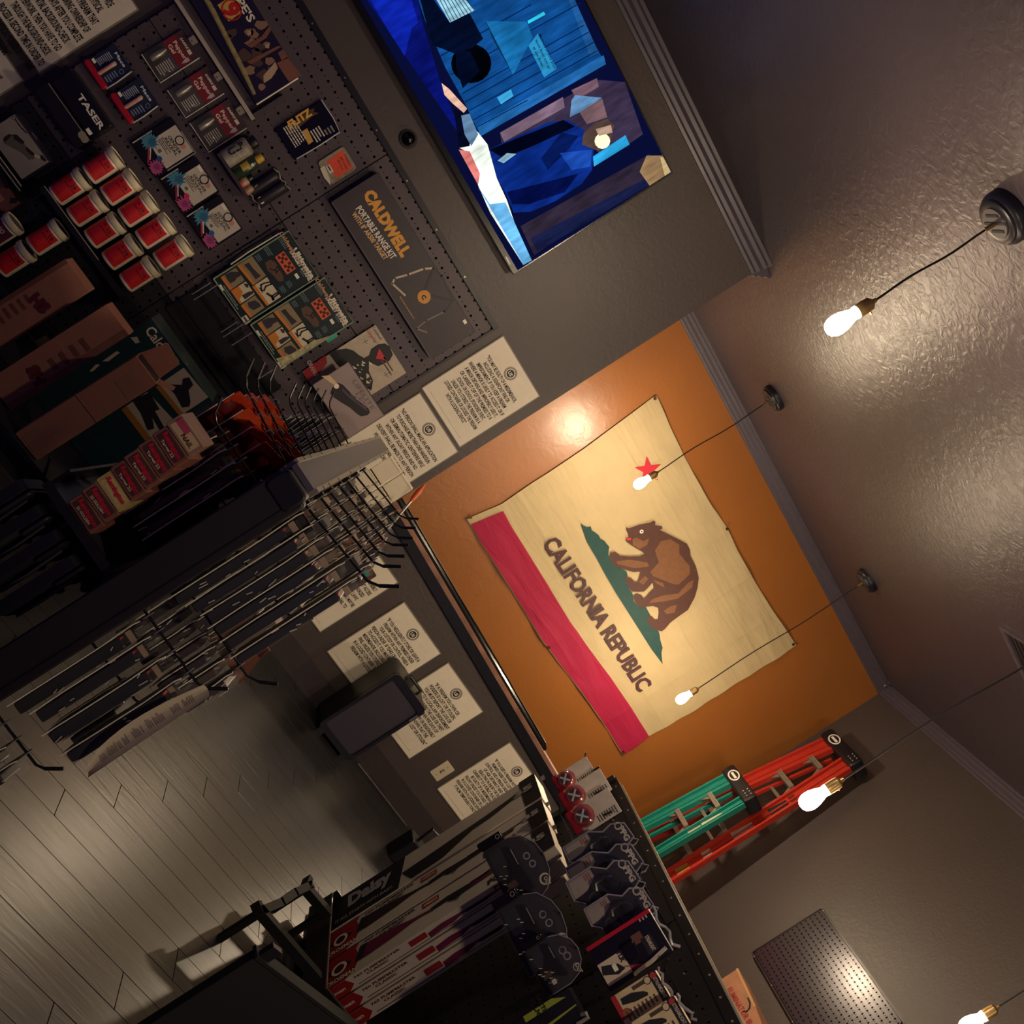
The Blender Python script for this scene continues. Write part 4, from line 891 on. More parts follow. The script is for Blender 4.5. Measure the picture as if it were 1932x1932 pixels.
# ---------------------------------------------------------------- tubs with white lids
def tub(label, bx, by, group='red-labelled white tubs', kind=0):
    x, z = FB.at(bx, by, .16); r = .046; h = .150
    o = root('plastic_tub', label, 'tub', FB.pos(x, z, .16), 0, group)
    part('tub_body', MB().lathe([(r*.88,0),(r*.97,.004),(r,.016),(r,.118),(r*.94,.124)], n=28), mat('e4dac6', .35), o, True)
    lid = part('lid', MB().lathe([(r*1.05,.122),(r*1.10,.124),(r*1.12,.130),(r*1.12,.146),(r*1.06,.150),(r*.98,.150),(r*.95,.146)], n=32), mat('e2d6b6', .35), o, True)
    part('lid_recess', MB().lathe([(r*.94,.1465),(.001,.1467)], n=28), mat('6f675a', .4), lid)
    if kind == 0:
        wrap_label(o, r, .014, .112, 'd4222a', -78, 50)
        rnd = random.Random(int(bx*7)); lt = MB()
        wrap_text(o, r, [('2', .006, .088, .016, .008), ('lb', .019, .088, .016, .012)], '3a0c10', 'lettering')
        wrap_label(o, r, .078, .081, '3a0c10', -30, 44, 'label_line', k=.001); wrap_label(o, r, .026, .028, '3a0c10', -60, 20, 'label_line', k=.001)
        tri = MB().flat([(-.012,.102),(-.020,.102),(-.016,.092)], 0); tri.v = [((r+.001)*math.sin(x_/r), -(r+.001)*math.cos(x_/r), z_) for x_, y_, z_ in tri.v]; part('label_mark', tri, mat('3a0c10', .4), o)
    if kind == 1: wrap_label(o, r, .014, .112, '5a2440', -80, 60); wrap_text(o, r, [('OO', 0, .08, .02, .03)], 'd8c8c0')
    return o
nm = ['first', 'second', 'third', 'fourth', 'fifth']
for i in range(5):
    tub('red-labelled white tub, %s from the left in the upper row' % nm[i], 167+33*i, 331+41*i)
for i in range(5):
    tub('red-labelled white tub, %s from the left in the lower row' % nm[i], 104+33*i, 371+41*i)
tub('red-labelled tub standing on another, left of the shelf rows', 61, 466, 'red-labelled tubs at the left edge')
tub('red-labelled tub under another one at the left edge', -1, 507, 'red-labelled tubs at the left edge')
tub('purple-labelled tub with a greyish lid at the left edge', -26, 455, 'red-labelled tubs at the left edge', 1)
def shelf(name, label, p0, p1, proud, dep, edge='c8c0a8', brackets=True):
    x0, z = FB.at(*p0, proud); x1, z2 = FB.at(*p1, proud); o = root(name, label, 'shelf', FB.pos((x0+x1)/2, (z+z2)/2, proud)); s = abs(x1-x0)/2
    part('plate', MB().box(-s, s, 0, dep, -.006, 0), mat('15131a', .35), o); part('front_lip', MB().box(-s, s, -.004, 0, -.022, .004), mat('1f1b24', .3), o)
    part('bright_edge', MB().box(-s*.98, s*.3, -.006, -.004, .001, .004), mat(edge, .25), o)
    for t in (-s+.02, s-.02) if brackets else (): part('bracket', MB().prism([(t-.003,-.09),(t+.003,-.09),(t+.003,-.006),(t-.003,-.006)], .03, dep), blk(.4), o)
    return o
shelf('display_shelf', 'black shelf carrying the two rows of red tubs', (78,352), (243,562), .215, .182)
shelf('display_shelf', 'black shelf under the tubs at the left edge', (-70,440), (72,640),   .215, .182, '3a343c', False)

# ---------------------------------------------------------------- empty wire rack below the stand packs
x0, zz = FB.at(345, 560, .1); x1, z2 = FB.at(485, 765, .1)
o = root('wire_rack', 'empty black rack with bright wire ends under the green packs', 'rack', FB.pos((x0+x1)/2, zz, .1)); s = (x1-x0)/2
part('rail', MB().box(-s, s, -.006, .006, -.02, .0), mat('1d1a22', .3), o); part('rail', MB().box(-s, s, .04, .05, .06, .075), mat('15131a', .3), o)
part('back_plate', MB().box(-s, s, .055, .065, -.1, .12), mat('121016', .4), o)
for px, py, ln_ in ((362,556,.10),(366,566,.12),(417,627,.09),(421,636,.11),(437,652,.11),(486,716,.09),(575,715,.0)):
    if not ln_: continue
    a = FB.at(px, py, .11); part('wire', MB().tube([(a[0]-(x0+x1)/2, -.012, a[1]-zz), (a[0]-(x0+x1)/2, -.012, a[1]-zz+ln_)], .0026, 6), mat('d8d2c8', .2, .8), o)

# ---------------------------------------------------------------- low deck with the cartons
dk = root('display_deck', 'low black deck along the foot of the pegboard', 'deck', (-.3, 4.35, 0))
part('deck_top', MB().box(-1.6, .95, -.52, .42, .05, .07), mat('16141c', .5), dk); part('kick_plate', MB().box(-1.6, .95, -.50, -.48, 0, .05), blk(.6), dk)
def rect_at(bl, br, tl, y):
    a, b, c = (W(*p, 'Y', y) for p in (bl, br, tl)); return (a.x+b.x)/2, (a.z+b.z)/2, b.x-a.x, c.z-(a.z+b.z)/2
M_CARD = mat('a8705a', .65, noise=.08, nscale=50, bump=.05)
DZ = .072
x, z, w, h = rect_at((-8,707),(34,766),(193,564), 3.98); z_ = z
def carton(label, bl, br, tl, y, t, group='long brown cartons'):
    x, z, w, h = rect_at(bl, br, tl, y); hh_ = h + (z - DZ)
    o = root('cardboard_carton', label, 'carton', (x, y, DZ), 0, group)
    part('carton_body', MB().prism(rr(-w/2, w/2, 0, hh_, .003, 1), 0, t, .0015), M_CARD, o); return o, w, hh_
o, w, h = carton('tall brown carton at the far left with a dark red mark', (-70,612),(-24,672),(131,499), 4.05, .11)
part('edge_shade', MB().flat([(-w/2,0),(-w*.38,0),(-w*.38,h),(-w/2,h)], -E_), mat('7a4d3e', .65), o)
lm = MB().text('HS', w*.12, h*.60, .05, .07, -E_*2, 'c', .08, math.radians(8)); part('red_mark', lm, mat('6a1c28', .6), o); greek(o, -w*.3, w*.05, h*.30, h*.62, 5, '7a4a3c', 1, 4)
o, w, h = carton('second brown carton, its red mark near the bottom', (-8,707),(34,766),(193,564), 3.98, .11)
lm = MB().text('HS', w*.10, h*.34, .05, .07, -E_*2, 'c', .08, math.radians(170)); part('red_mark', lm, mat('6a1c28', .6), o); greek(o, -w*.1, w*.3, h*.40, h*.75, 4, '7a4a3c', 1, 6)
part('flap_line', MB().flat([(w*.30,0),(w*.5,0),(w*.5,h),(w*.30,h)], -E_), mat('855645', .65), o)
o, w, h = carton('open-topped brown carton with two tape patches', (31,816),(78,864),(255,669), 3.86, .10, 'long brown cartons')
for (u, v) in ((.1, .84), (-.02, .09)): rectp(o, 'tape_patch', u*w-.035, u*w+.035, h*v-.035, h*v+.035, 'a07058', 1)
part('seam', MB().box(-w/2, w/2, -E_*2, 0, h*.5, h*.504), mat('a87860', .6), o)
part('open_flap', MB().prism(ccw([(-w*.48,h),(w*.45,h),(w*.42,h+.09),(-w*.30,h+.10)]), .095, .099), M_CARD, o, label='raised back flap')
part('open_flap', MB().add([(w/2,0,h),(w/2,.1,h),(w/2+.05,.09,h+.03),(w/2+.05,.01,h+.03)], [(0,1,2,3)]), M_CARD, o)
part('inside', MB().box(-w*.45, w*.45, .006, .094, h, h+.0006), mat('2a1814', .8), o)  # dark sheet across the top paints the shade inside the carton
# green sled box behind
x, z, w, h = rect_at((155,684),(272,840),(287,599), 4.3)
o = root('shooting_rest_box', 'large dark green box with two pictures of black rests', 'box', (x, 4.3, DZ)); hh_ = h + z - DZ; dz = z - DZ
part('box_body', MB().prism(rr(-w/2, w/2, 0, hh_, .003, 1), 0, .2, .0015), mat('173236', .35), o)
class L2:
    def __call__(s, *pts): return ccw(s.line(*pts))
    def line(s, *pts): return [((W(a,b,'Y',4.3).x-x), W(a,b,'Y',4.3).z-DZ) for a, b in pts]
l2 = L2(); c3 = lambda *p: l2(*[(a*.2588, 480+b*.2588) for a, b in p])
polyp(o, 'picture_panel', [c3((1135,965),(1340,825),(1520,1040),(1310,1180)), c3((885,1130),(1075,1000),(1275,1215),(1060,1360))], 'b0a294', 1)
polyp(o, 'gold_band', [c3((1135,965),(1165,945),(1340,1165),(1310,1180)), c3((885,1130),(925,1105),(1100,1335),(1060,1360))], '9a6a24', 2)
polyp(o, 'printed_rest', [c3((1205,945),(1330,950),(1335,905),(1380,895),(1410,950),(1375,990),(1390,1075),(1380,1110),(1330,1115),(1280,1020)), c3((965,1060),(1060,1020),(1090,1000),(1165,1130),(1130,1140),(1210,1280),(1170,1285),(1110,1180),(1125,1270),(1080,1280),(1030,1160))], '1c1822', 3)
polyp(o, 'printed_tools', [c3((745,780),(850,705),(875,715),(790,780)), c3((650,855),(700,800),(730,805),(680,850)), c3((950,605),(1000,600),(1020,640),(990,650))], 'b9aa9a', 1)
a = l2.line((288+5, 480+137))[0]; cc = l2.line(((1180)*.2588, 480+665*.2588))[0]
part('lettering', MB().text('Caldwell', cc[0], cc[1]-.02, .042, .165, -E_*2, 'c', .02), mat('d8c8a8', .45, noise=0), o)
q = l2.line((1247*.2588, 480+797*.2588))[0]; price(o, q[0], q[1], .02, .018)
part('corner_edge', MB().box(-w/2, w/2, -.001, .001, hh_-.004, hh_), mat('4a6a68', .3), o)
# ================================================================ narrow double-sided rack on the left, seen end-on
TH = math.radians(-13.2)
AX = Vector((math.sin(-TH), math.cos(TH), 0)); NR = Vector((math.cos(TH), math.sin(TH), 0)); P0 = Vector((.413, 2.0, 0))
def gl(x, s, z): return P0 + NR*x + AX*s + Vector((0,0,z))
rk = root('display_rack', 'narrow black double-sided rack seen from its end post', 'rack', gl(0, 0, 0), TH)
part('end_post', MB().prism(rr(-.036, .050, 0, 1.072, .008, 3), -.03, 0, .004), mat('1b1418', .55), rk)
part('post_seam', MB().box(.030, .033, -.0315, -.029, 0, 1.06), mat('0c0a0d', .5), rk)
part('post_cap', MB().prism(rr(-.030, .040, 1.03, 1.085, .010, 3), -.036, .01, .004), mat('0e0d14', .45), rk)
part('peg_panel', MB().box(-.018, .018, .0, 2.42, .12, 1.085), mat('17151b', .5), rk)
part('far_post', MB().box(-.03, .03, 2.42, 2.45, 0, 1.085), blk(.5), rk)
part('top_plate', MB().box(-.030, .030, .012, 2.44, 1.085, 1.098), mat('4b4653', .35), rk)
part('base', MB().box(-.036, .045, .0, 2.42, 0, .05), mat('121016', .5), rk)
for sx, nm_ in ((-1, 'slotted_rail'), (1, 'slotted_rail')):
    x0_, x1_ = sorted((sx*.030, sx*.040))
    r_ = part('slotted_rail', MB().prism([(x0_,1.060),(x1_,1.060),(x1_,1.100),(x0_,1.100)], .03, 2.43), mat('8b8176', .3, .4), rk)
    for k in range(8): part('slot', MB().box(x0_-.0006 if sx<0 else x0_+.002, x1_+.0006 if sx>0 else x1_-.002, .12+k*.29, .128+k*.29, 1.074, 1.1006), mat('0a090c', .6), r_)
    for dk_ in (.02,): part('slot', MB().box(x0_-.0006 if sx<0 else x0_+.002, x1_+.0006 if sx>0 else x1_-.002, .22, .228, 1.074, 1.1006), mat('0a090c', .6), r_)

M_HOOK = mat('0c0b10', .3)
HK_ = {}
def hook(side, s, z, L, label, group, tilt=.10):
    o = root('peg_hook', label, 'hook', gl(side*.0415, s, z), TH, group); L -= .022; d = side; HK_.update(s=s, z=z, t=tilt); back = -.0225 if z < 1.03 else 0
    d = side
    pts = [(d*.003,0,0), (d*L*.5, 0, L*.5*tilt), (d*L*.86, 0, L*.86*tilt), (d*L*.95, 0, L*(.95*tilt+.05)), (d*(L+.012), 0, L*tilt+.045*min(1, L/.2))]
    part('rod', MB().tube(pts, .0031 if side > 0 else .0024, 8), M_HOOK, o, True)
    part('tip_cap', MB().tube([pts[-2], pts[-1]], .0042 if side > 0 else .003, 8), M_HOOK, o, True)
    part('peg_base', MB().box(min(d*back,d*.006), max(d*back,d*.006), -.008, .008, -.012, .012), M_HOOK, o)
    return o
M_EDGE = mat('efe6d0', .25, noise=.05)
def pack_body(o, w, h, col, th=.02, kind='mag', seed=0, side=1):
    """a hanging card seen edge-on; y runs away from the viewer, z down from the hook"""
    rnd = random.Random(seed)
    part('hang_loop', MB().tube([(0,w*.5-.009,-.003),(0,w*.5-.009,.014),(0,w*.5,.021),(0,w*.5+.009,.014),(0,w*.5+.009,-.003)], .0016, 5), mat('6a6a74', .2), o)
    part('backing_card', MB().box(-.0010, .0010, .001, w, -h, .0), mat('17151b', .35), o)
    bow = rnd.uniform(-.002, .001)
    part('card_edge', MB().tube([(bow*.2,0,.004),(-.002,0,-.012),(bow,0,-h*.3),(bow,0,-h*.7),(0,0,-h)], .0015, 6), M_EDGE, o, True)
    if kind == 'mag':
        part('magazine', MB().prism(rr(.003*side if side>0 else -.003-th, (.003+th) if side>0 else -.003, -h*.97, -h*.16, .005), .004, w, .003), mat(col, .4), o)
        part('red_follower', MB().prism(ccw([(side*.006,-h*.15),(side*.020,-h*.18),(side*.016,-h*.20),(side*.010,-h*.215)]), .006, .03), mat('d03428', .35), o)
        part('bright_label', MB().box(min(side*.003,side*(.003+th)), max(side*.003,side*(.003+th)), .004, .006, -h*.115, -h*.075), mat('a08a6c', .35), o)
    elif kind == 'box':
        part('carton', MB().prism(rr(.002 if side>0 else -.002-th, (.002+th) if side>0 else -.002, -h*.92, -h*.08, .002, 1), .004, w, .001), mat(col, .5), o)
    else:
        part('contents', MB().prism(rr(.003 if side>0 else -.003-th*.8, (.003+th*.8) if side>0 else -.003, -h*.92, -h*.18, .004), .006, w, .003), mat(col, .35), o)
    x0_, x1_ = sorted((side*.001, side*(th+.006)))
    part('blister', MB().prism(rr(x0_, x1_, -h*.97, -h*.05, .006), .003, w-.006, .003), CLEAR(), o)
    gl_ = MB()
    for k in range(4):
        a = rnd.uniform(.08, .95)*h; x_ = rnd.uniform(x0_, x1_); gl_.tube([(x_, .002, -a), (x_+rnd.uniform(-.004,.004), .002, -a-rnd.uniform(.006,.022))], .0012, 5)
    part('film_glint', gl_, mat('e6dfd0', .1, .3), o, kind='stuff')
def hang_pack(x, s, z, w, h, col, label, group, th=.02, kind='mag', seed=0, yaw=0, name='hanging_pack', cat='pack'):
    side = 1 if x > 0 else -1; yaw = 0
    z = HK_['z'] + (abs(x)-.0415)*HK_['t'] - .0085; s = HK_['s'] - w*.5
    o = root(name, label, cat, gl(x, s, z), TH + yaw, group)
    pack_body(o, w, h, col, th, kind, seed, side); return o
HK = 'black hooks on the end-on rack'; PK = 'clear packs on the right side of the rack'
ordn = ['innermost', 'second', 'third', 'fourth', 'fifth', 'sixth', 'seventh', 'eighth', 'ninth', 'tenth']
# right side, near column, upper row: long clear packs with dark magazines
hook(1, .10, 1.052, .26, 'thick black hook carrying the row of long clear packs by the end post', HK, .10)
for k, (x, zt, zb) in enumerate(((.057,1.05,.732),(.088,1.05,.75),(.120,1.047,.757),(.150,1.052,.757),(.186,1.057,.762))):
    hang_pack(x, .05, zt, .095, zt-zb, '121017', 'long clear pack with a dark magazine, %s from the end post, upper row' % ordn[k], PK, .021, 'mag', k)
hang_pack(.225, .06, 1.045, .095, .30, '121017', 'long clear pack swung outward at the end of the upper row', PK, .018, 'mag', 9, -.35)
# second row
hook(1, .075, .668, .245, 'black hook of the second row ending above the curled paper', HK, .02)
for k, (x, zt, zb, s) in enumerate(((.064,.668,.36,.03),(.101,.672,.39,.03),(.150,.628,.34,.03),(.203,.642,.36,.03))):
    hang_pack(x, s, zt, .09, zt-zb, '0f0e14', 'clear pack with dark contents, %s from the post in the second row' % ordn[k], PK, .026, 'mag', 20+k)
hook(1, .215, .722, .31, 'black hook between the two rows, its tip past the curled paper', HK, .0)
for k, (x, zt, h) in enumerate(((.058,0,.15),(.092,0,.14),(.126,0,.16),(.160,0,.15),(.194,0,.16),(.228,0,.15),(.262,0,.14))):
    hang_pack(x, .16, zt, .11, h, ('3a2c30','2a2630','463a38')[k%3], 'small glinting film pack, %s from the post between the two rows' % ordn[k], PK, .022, 'mix', 40+k)
# third row, mostly below the frame
hook(1, .0625, .310, .20, 'black hook of the third row at the left frame edge', HK, .03)
for k, x in enumerate((.05, .09, .13, .165)):
    hang_pack(x, .02, .36, .085, .24, '141219', 'dark clear pack, %s from the post in the lowest visible row' % ordn[k], PK, .026, 'mix', 60+k)
hook(1, .205, .492, .21, 'short black hook holding dark pouches low on the near rack end', HK, .03)
for k, x in enumerate((.07, .11, .15, .19)):
    hang_pack(x, .05, .462, .085, .15, '17151d', 'dark pouch pack with bright film dots, %s from the post low on the rack' % ordn[k], PK, .026, 'mix', 70+k)
# right side, farther columns of the upper row
cols = ['6a4a3a', '2a2830', '7a6a5a', '3c3438', '8a5c40', '24222a', '5a4a48']
desc = {0: 'tan', 1: 'black', 2: 'beige', 3: 'dark grey', 4: 'brown', 5: 'black', 6: 'taupe'}
for c_, (s, L, n_, w, h, z) in enumerate(((.30,.25,6,.075,.16,1.045),(.48,.25,6,.07,.15,1.045),(.70,.25,6,.075,.19,1.045),(.95,.26,5,.08,.17,1.04),(1.22,.26,5,.085,.2,1.04),(1.52,.26,4,.09,.2,1.04))):
    hook(1, s+w*.5, z+.006, L, 'black hook of the upper row, %s counted away from the end post' % ordn[c_+1], HK, .10)
    for k in range(n_):
        x = .050 + k*(L-.03)/n_ + .001*((k*7+c_) % 3)
        ci = (k*3 + c_*2) % 7
        hang_pack(x, s, z+.012+.1*(x-.02), w, h*(1 + .1*((k+c_) % 3 - 1)), cols[ci], 'small clear pack, %s, %s out on the %s hook of the upper row' % (desc[ci], ordn[k], ordn[c_+1]), PK, .024, ('mix','box','mix')[(k+c_) % 3], 100+c_*10+k)
for c_, (s, L, n_, w, h, z) in enumerate(((.40,.25,5,.08,.18,.80),(.68,.25,4,.08,.2,.80),(1.0,.26,4,.09,.2,.80))):
    hook(1, s+w*.5, z, L, '%s black hook of the middle row right of the rack' % ('near','middle','far')[c_], HK, .08)
    for k in range(n_):
        x = .048 + k*(L-.03)/n_; ci = (k*2 + c_*3+1) % 7
        hang_pack(x, s, z+.012+.08*(x-.02), w, h, cols[ci], 'clear pack, %s, %s out on the %s hook of the middle row' % (desc[ci], ordn[k], ('near','middle','far')[c_]), PK, .026, ('box','mix')[(k+c_) % 2], 200+c_*10+k)
# small dark pack with a badge
o = root('badge_pack', 'small dark pack with a pale KP badge near the end post', 'pack', gl(.075, .155, 1.03), TH)
part('card', MB().box(-.024, .024, 0, .004, -.075, 0), mat('17151a', .3), o); part('badge', MB().flat([(-.012,-.046),(.012,-.046),(.012,-.018),(-.012,-.018)], -.0008), mat('7d7a74', .4), o); part('lettering', MB().text('KP', 0, -.038, .012, .016, -.0016, 'c', .04), INK(), o)
# brown cards peeping out, and the curled paper
def loose(name, label, cat, pts, s, col, t=.003):
    mid = Vector((0,0,0)); W3 = [WP(px, py, gl(0, s, 0), AX) for px, py in pts]
    for p in W3: mid += p/len(W3)
    o = root(name, label, cat, mid, TH)
    loc2 = [((p-mid).dot(NR), (p-mid).z) for p in W3]
    part('sheet', MB().prism(ccw(loc2), 0, t), mat(col, .55, noise=.06), o); return o, mid
o, _ = loose('brown_card', 'plain brown card corner sticking out under the long clear packs', 'card', ((428,1248),(455,1272),(492,1243),(500,1216),(452,1290),(436,1276)), .32, '6a3c28') if False else loose('brown_card', 'plain brown card corner sticking out under the long clear packs', 'card', ((425,1245),(498,1212),(505,1225),(452,1291)), .32, '7a4a34')
part('hang_tab', MB().prism(rr(-.012,.012,.02,.05,.004), 0, .003), mat('6a3c28', .5), o)
a_ = WP(392, 1310, gl(0, .02, 0), AX); bq = WP(165, 1460, gl(0, .02, 0), AX)
o = root('instruction_sheet', 'curled printed paper hanging under the second row of packs', 'paper', a_, TH)
axu = (bq - a_); n_ = 10; vs, fs = [], []; wx = .036
for i in range(n_+1):
    t = i/n_; c = a_ + axu*t - a_; cx = c.dot(NR); cz = c.z
    for j in range(5):
        u = j/4; wv = wx*(.75+.5*math.sin(math.pi*t)**1)*(1 if t < .85 else (1-(t-.85)*3)); vs.append((cx - (1-u)*wv + .006, .012*math.sin(3*u) - .01*t, cz + (1-u)*.004 - .012*math.sin(math.pi*t)))
for i in range(n_):
    for j in range(4): q = i*5+j; fs.append((q, q+1, q+6, q+5))
part('sheet', MB().add(vs, fs), mat('b5a992', .6, noise=.06), o, True)
tx = MB(); rnd = random.Random(5)
for i in range(1, 9):
    for j in range(6):
        q = i*5 + 1; A_, B_ = Vector(vs[i*5+3]), Vector(vs[i*5+1]); C_ = Vector(vs[(i+1)*5+3]) - A_
        p0_ = A_ + C_*(j/6.5); e_ = (B_-A_)*rnd.uniform(.6, 1.0); k_ = C_*.035; off = Vector((0,-.0012,0))
        if rnd.random() < .2: continue
        tx.add([p0_+off, p0_+e_+off, p0_+e_+k_+off, p0_+k_+off], [(0,1,2,3)])
part('small_print', tx, mat('4a3a34', .6, noise=0), o, kind='stuff')
# stacked white cartons at the far end
for k, (i, j) in enumerate(((0,0),(1,0),(0,1),(1,1))):
    o = root('white_carton', ('lower left', 'lower right', 'upper left', 'upper right')[k] + ' plain white carton of the four at the far end of the rack', 'carton', gl(.095+i*.083, 2.10, .925+j*.098), TH, 'four plain white cartons')
    part('carton_body', MB().prism(rr(-.038,.038,0,.092,.002,1), 0, .09, .0012), mat('e2d6be', .5, noise=.04), o); part('lid_seam', MB().box(-.038,.038,-.0008,0,.086,.0872), mat('8f8470', .5), o)
o = root('carton_tray', 'small black tray holding the four white cartons', 'tray', gl(.135, 2.09, .915), TH); part('plate', MB().box(-.095,.095,0,.12,-.006,.009), M_HOOK, o); part('wire_front', MB().tube([(-.095,-.004,.02),(.095,-.004,.02)], .003, 6), M_HOOK, o)
part('bracket', MB().box(-.115,-.09,.02,.10,-.03,.009), M_HOOK, o)
a_, bq = WP(802, 913, gl(0, 2.0, 0), AX), WP(719, 1013, gl(0, 2.0, 0), AX)
o = root('display_rod', 'slanting bright metal rod with an orange upper end beyond the white cartons', 'rod', bq, TH)
d_ = a_ - bq; dl = Vector((d_.dot(NR), 0, d_.z))
part('rod_shaft', MB().tube([(0,0,0), dl*.68], .006, 10), mat('c9c2b4', .2, .7), o, True); part('orange_end', MB().tube([dl*.68, dl*.85, dl], [.008,.012,.003], 10), mat('c8562a', .5), o, True)
part('holder_arm', MB().box(-(bq-gl(.042,2.0,0)).dot(NR), -.004, .004, .014, -.006, .006), M_HOOK, o); part('clamp', MB().box(-.010, .010, -.008, .014, -.010, .010), M_HOOK, o)
o = root('price_pack', 'small brown pack with a green lit label at the far hook end', 'pack', gl(.265, .62, 1.02), TH); part('card', MB().prism(rr(-.03,.03,-.10,0,.004), 0, .004, .001), mat('6a4632', .4), o); part('green_label', MB().flat(rr(-.012,.018,-.03,-.012,.002), -.0008), mat('2fae8e', .3), o)
part('blister', MB().prism(rr(-.027,.027,-.09,-.03,.004), -.016, 0, .004), CLEAR(), o)

# ---------------------------------------------------------------- left side of the rack
LK = 'packs on the left side of the rack'
def lhook(k, s, L): return hook(-1, s, 1.036, L, 'black hook on the left side of the rack, %s from the end post' % ordn[k], HK, .11)
for c_, (s, col, h) in enumerate(((.28,'5e1410',.17),(.42,'6a1812',.17),(.58,'501210',.19))):
    lhook(c_, s, .25)
    for k in range(4):
        x = -.090 - k*.040; o = root('snack_bag', 'red foil snack bag, %s out on the %s bag hook left of the rack' % (ordn[k], ('near','middle','far')[c_]), 'bag', gl(x, s, 1.036 + (abs(x)-.0415)*.11 - .020), TH + .85, 'red foil snack bags')
        part('hang_loop', MB().tube([(-.009,-.0025,.010),(-.009,-.0025,.026),(.009,-.0025,.026),(.009,-.0025,.010)], .0014, 5), mat('6a6a74', .2), o)
        rnd = random.Random(c_*7+k); w = .085; vs, fs = [], []
        for j in range(9):
            for i in range(7):
                u, v = i/6, j/8; b_ = math.sin(math.pi*u)*min(1, math.sin(math.pi*v)*1.6); vs.append(((u-.5)*w, -.018*b_ + rnd.uniform(-.002,.002), -h*v))
        for j in range(8):
            for i in range(6): q = j*7+i; fs.append((q, q+7, q+8, q+1))
        part('foil', MB().add(vs, fs), mat(col, .22, noise=.25, nscale=30), o, True)
        part('header', MB().prism(rr(-w*.5,w*.5,-.03,.012,.006), -.004, -.001), mat(('c84a24','b8361e')[k%2], .3), o)
        part('orange_band', MB().add([((u-.5)*w, -.018*math.sin(math.pi*u)*.9-.003, -h*(.30+.16*t)) for t in (0,1) for u in (.1,.3,.5,.7,.9)], [(i, i+5, i+6, i+1) for i in range(4)]), mat('c8682a', .3), o, True)
        part('film_edge', MB().tube([(-w*.5,-.001,0),(-w*.5,-.001,-h)], .0014, 5), M_EDGE, o)
for c_, s in enumerate((.80,.95,1.10,1.28,1.48,1.72)):
    lhook(c_+3, s, .21)
    for k in range(3):
        x = -.06 - k*.055; ci = (k+c_*2) % 4
        hang_pack(x, s-.035, 1.045+.1*abs(x), .075, .15+.02*((k+c_)%3), ('23263a','1b1a20','2b2f3a','3a2226')[ci], 'dark clear pack, %s out on the %s hook left of the rack' % (ordn[k], ordn[c_+3]), LK, .02, 'mix', 300+c_*5+k)
hook(-1, .15, .985, .20, 'black hook left of the end post carrying the long dark red packs', HK, .0)
for k in range(4):
    hang_pack(-.07-k*.032, .10+.05*k, .985-.02*k, .10, .24, '3a1418', 'long clear pack with dark red contents, %s out beside the snack bags' % ordn[k], LK, .02, 'mix', 400+k)

# tray with a stack of cartridge boxes
tr = root('wire_tray', 'black tray with raised side holding the stacked cartridge boxes', 'tray', gl(-.135, .004, .678), TH)
part('tray_floor', MB().box(-.115, .10, 0, .30, 0, .008), mat('2a2838', .4), tr); part('side_lip', MB().box(-.118,-.112, 0, .30, 0, .05), M_HOOK, tr)
part('front_bar', MB().box(-.12, .094, -.008, 0, -.008, .012), mat('1a161c', .35), tr); part('wall_bracket', MB().box(.10, .116, .05, .10, -.012, .008), M_HOOK, tr)
for k in range(8):
    px, py = 140 + (360-140)*k/7, 946 - (946-800)*k/7
    z = .688 + k*.0355; x = -.166 - .003*k
    lab = ['bottom', 'second', 'third, pale gold', 'fourth', 'fifth', 'sixth', 'seventh', 'topmost, pink and cream'][k]
    o = root('cartridge_box', '%s cartridge box of the leaning stack beside the rack' % lab, 'box', gl(x, .012-.004*k, z), TH + .05*((k*5) % 3 - 1), 'stacked brown cartridge boxes')
    c1 = {2: 'b09a5a', 7: '8a6a5a'}.get(k, '7a4c3e')
    part('carton', MB().prism(rr(-.038,.038,0,.034,.0015,1), 0, .10, .001), mat(c1, .45), o)
    part('face_panel', MB().flat(rr(-.031,.031,.005,.030,.003), -.0008), mat({2:'bda868',7:'b8a078'}.get(k,'4a2c28'), .45), o)
    part('top_flap', MB().box(-.038,.038,-.0008,0,.0318,.0338), mat('8f6f4c', .45), o)
    if k < 7:
        part('red_lettering', MB().text('Remington' , 0, .0160, .0115, .058, -.0016, 'c', .05, math.radians(-3)), mat('b81c30', .45, noise=0), o)
        part('lettering', MB().text(('22 GOLDEN','22 GOLDEN','Thunderbolt','Target 22','Target 22','Target 22','Target 22')[k], 0, .0075, .006, .04, -.0016, 'c', .03), mat('c8b89a', .45, noise=0), o)
    else:
        part('pink_panel', MB().flat([(-.031,.018),(.0,.018),(.0,.031),(-.031,.031)], -.0016), mat('a83a58', .45), o); part('lettering', MB().text('NAIL', .012, .010, .010, .03, -.0016, 'c', .02), mat('4a2c22', .45, noise=0), o)
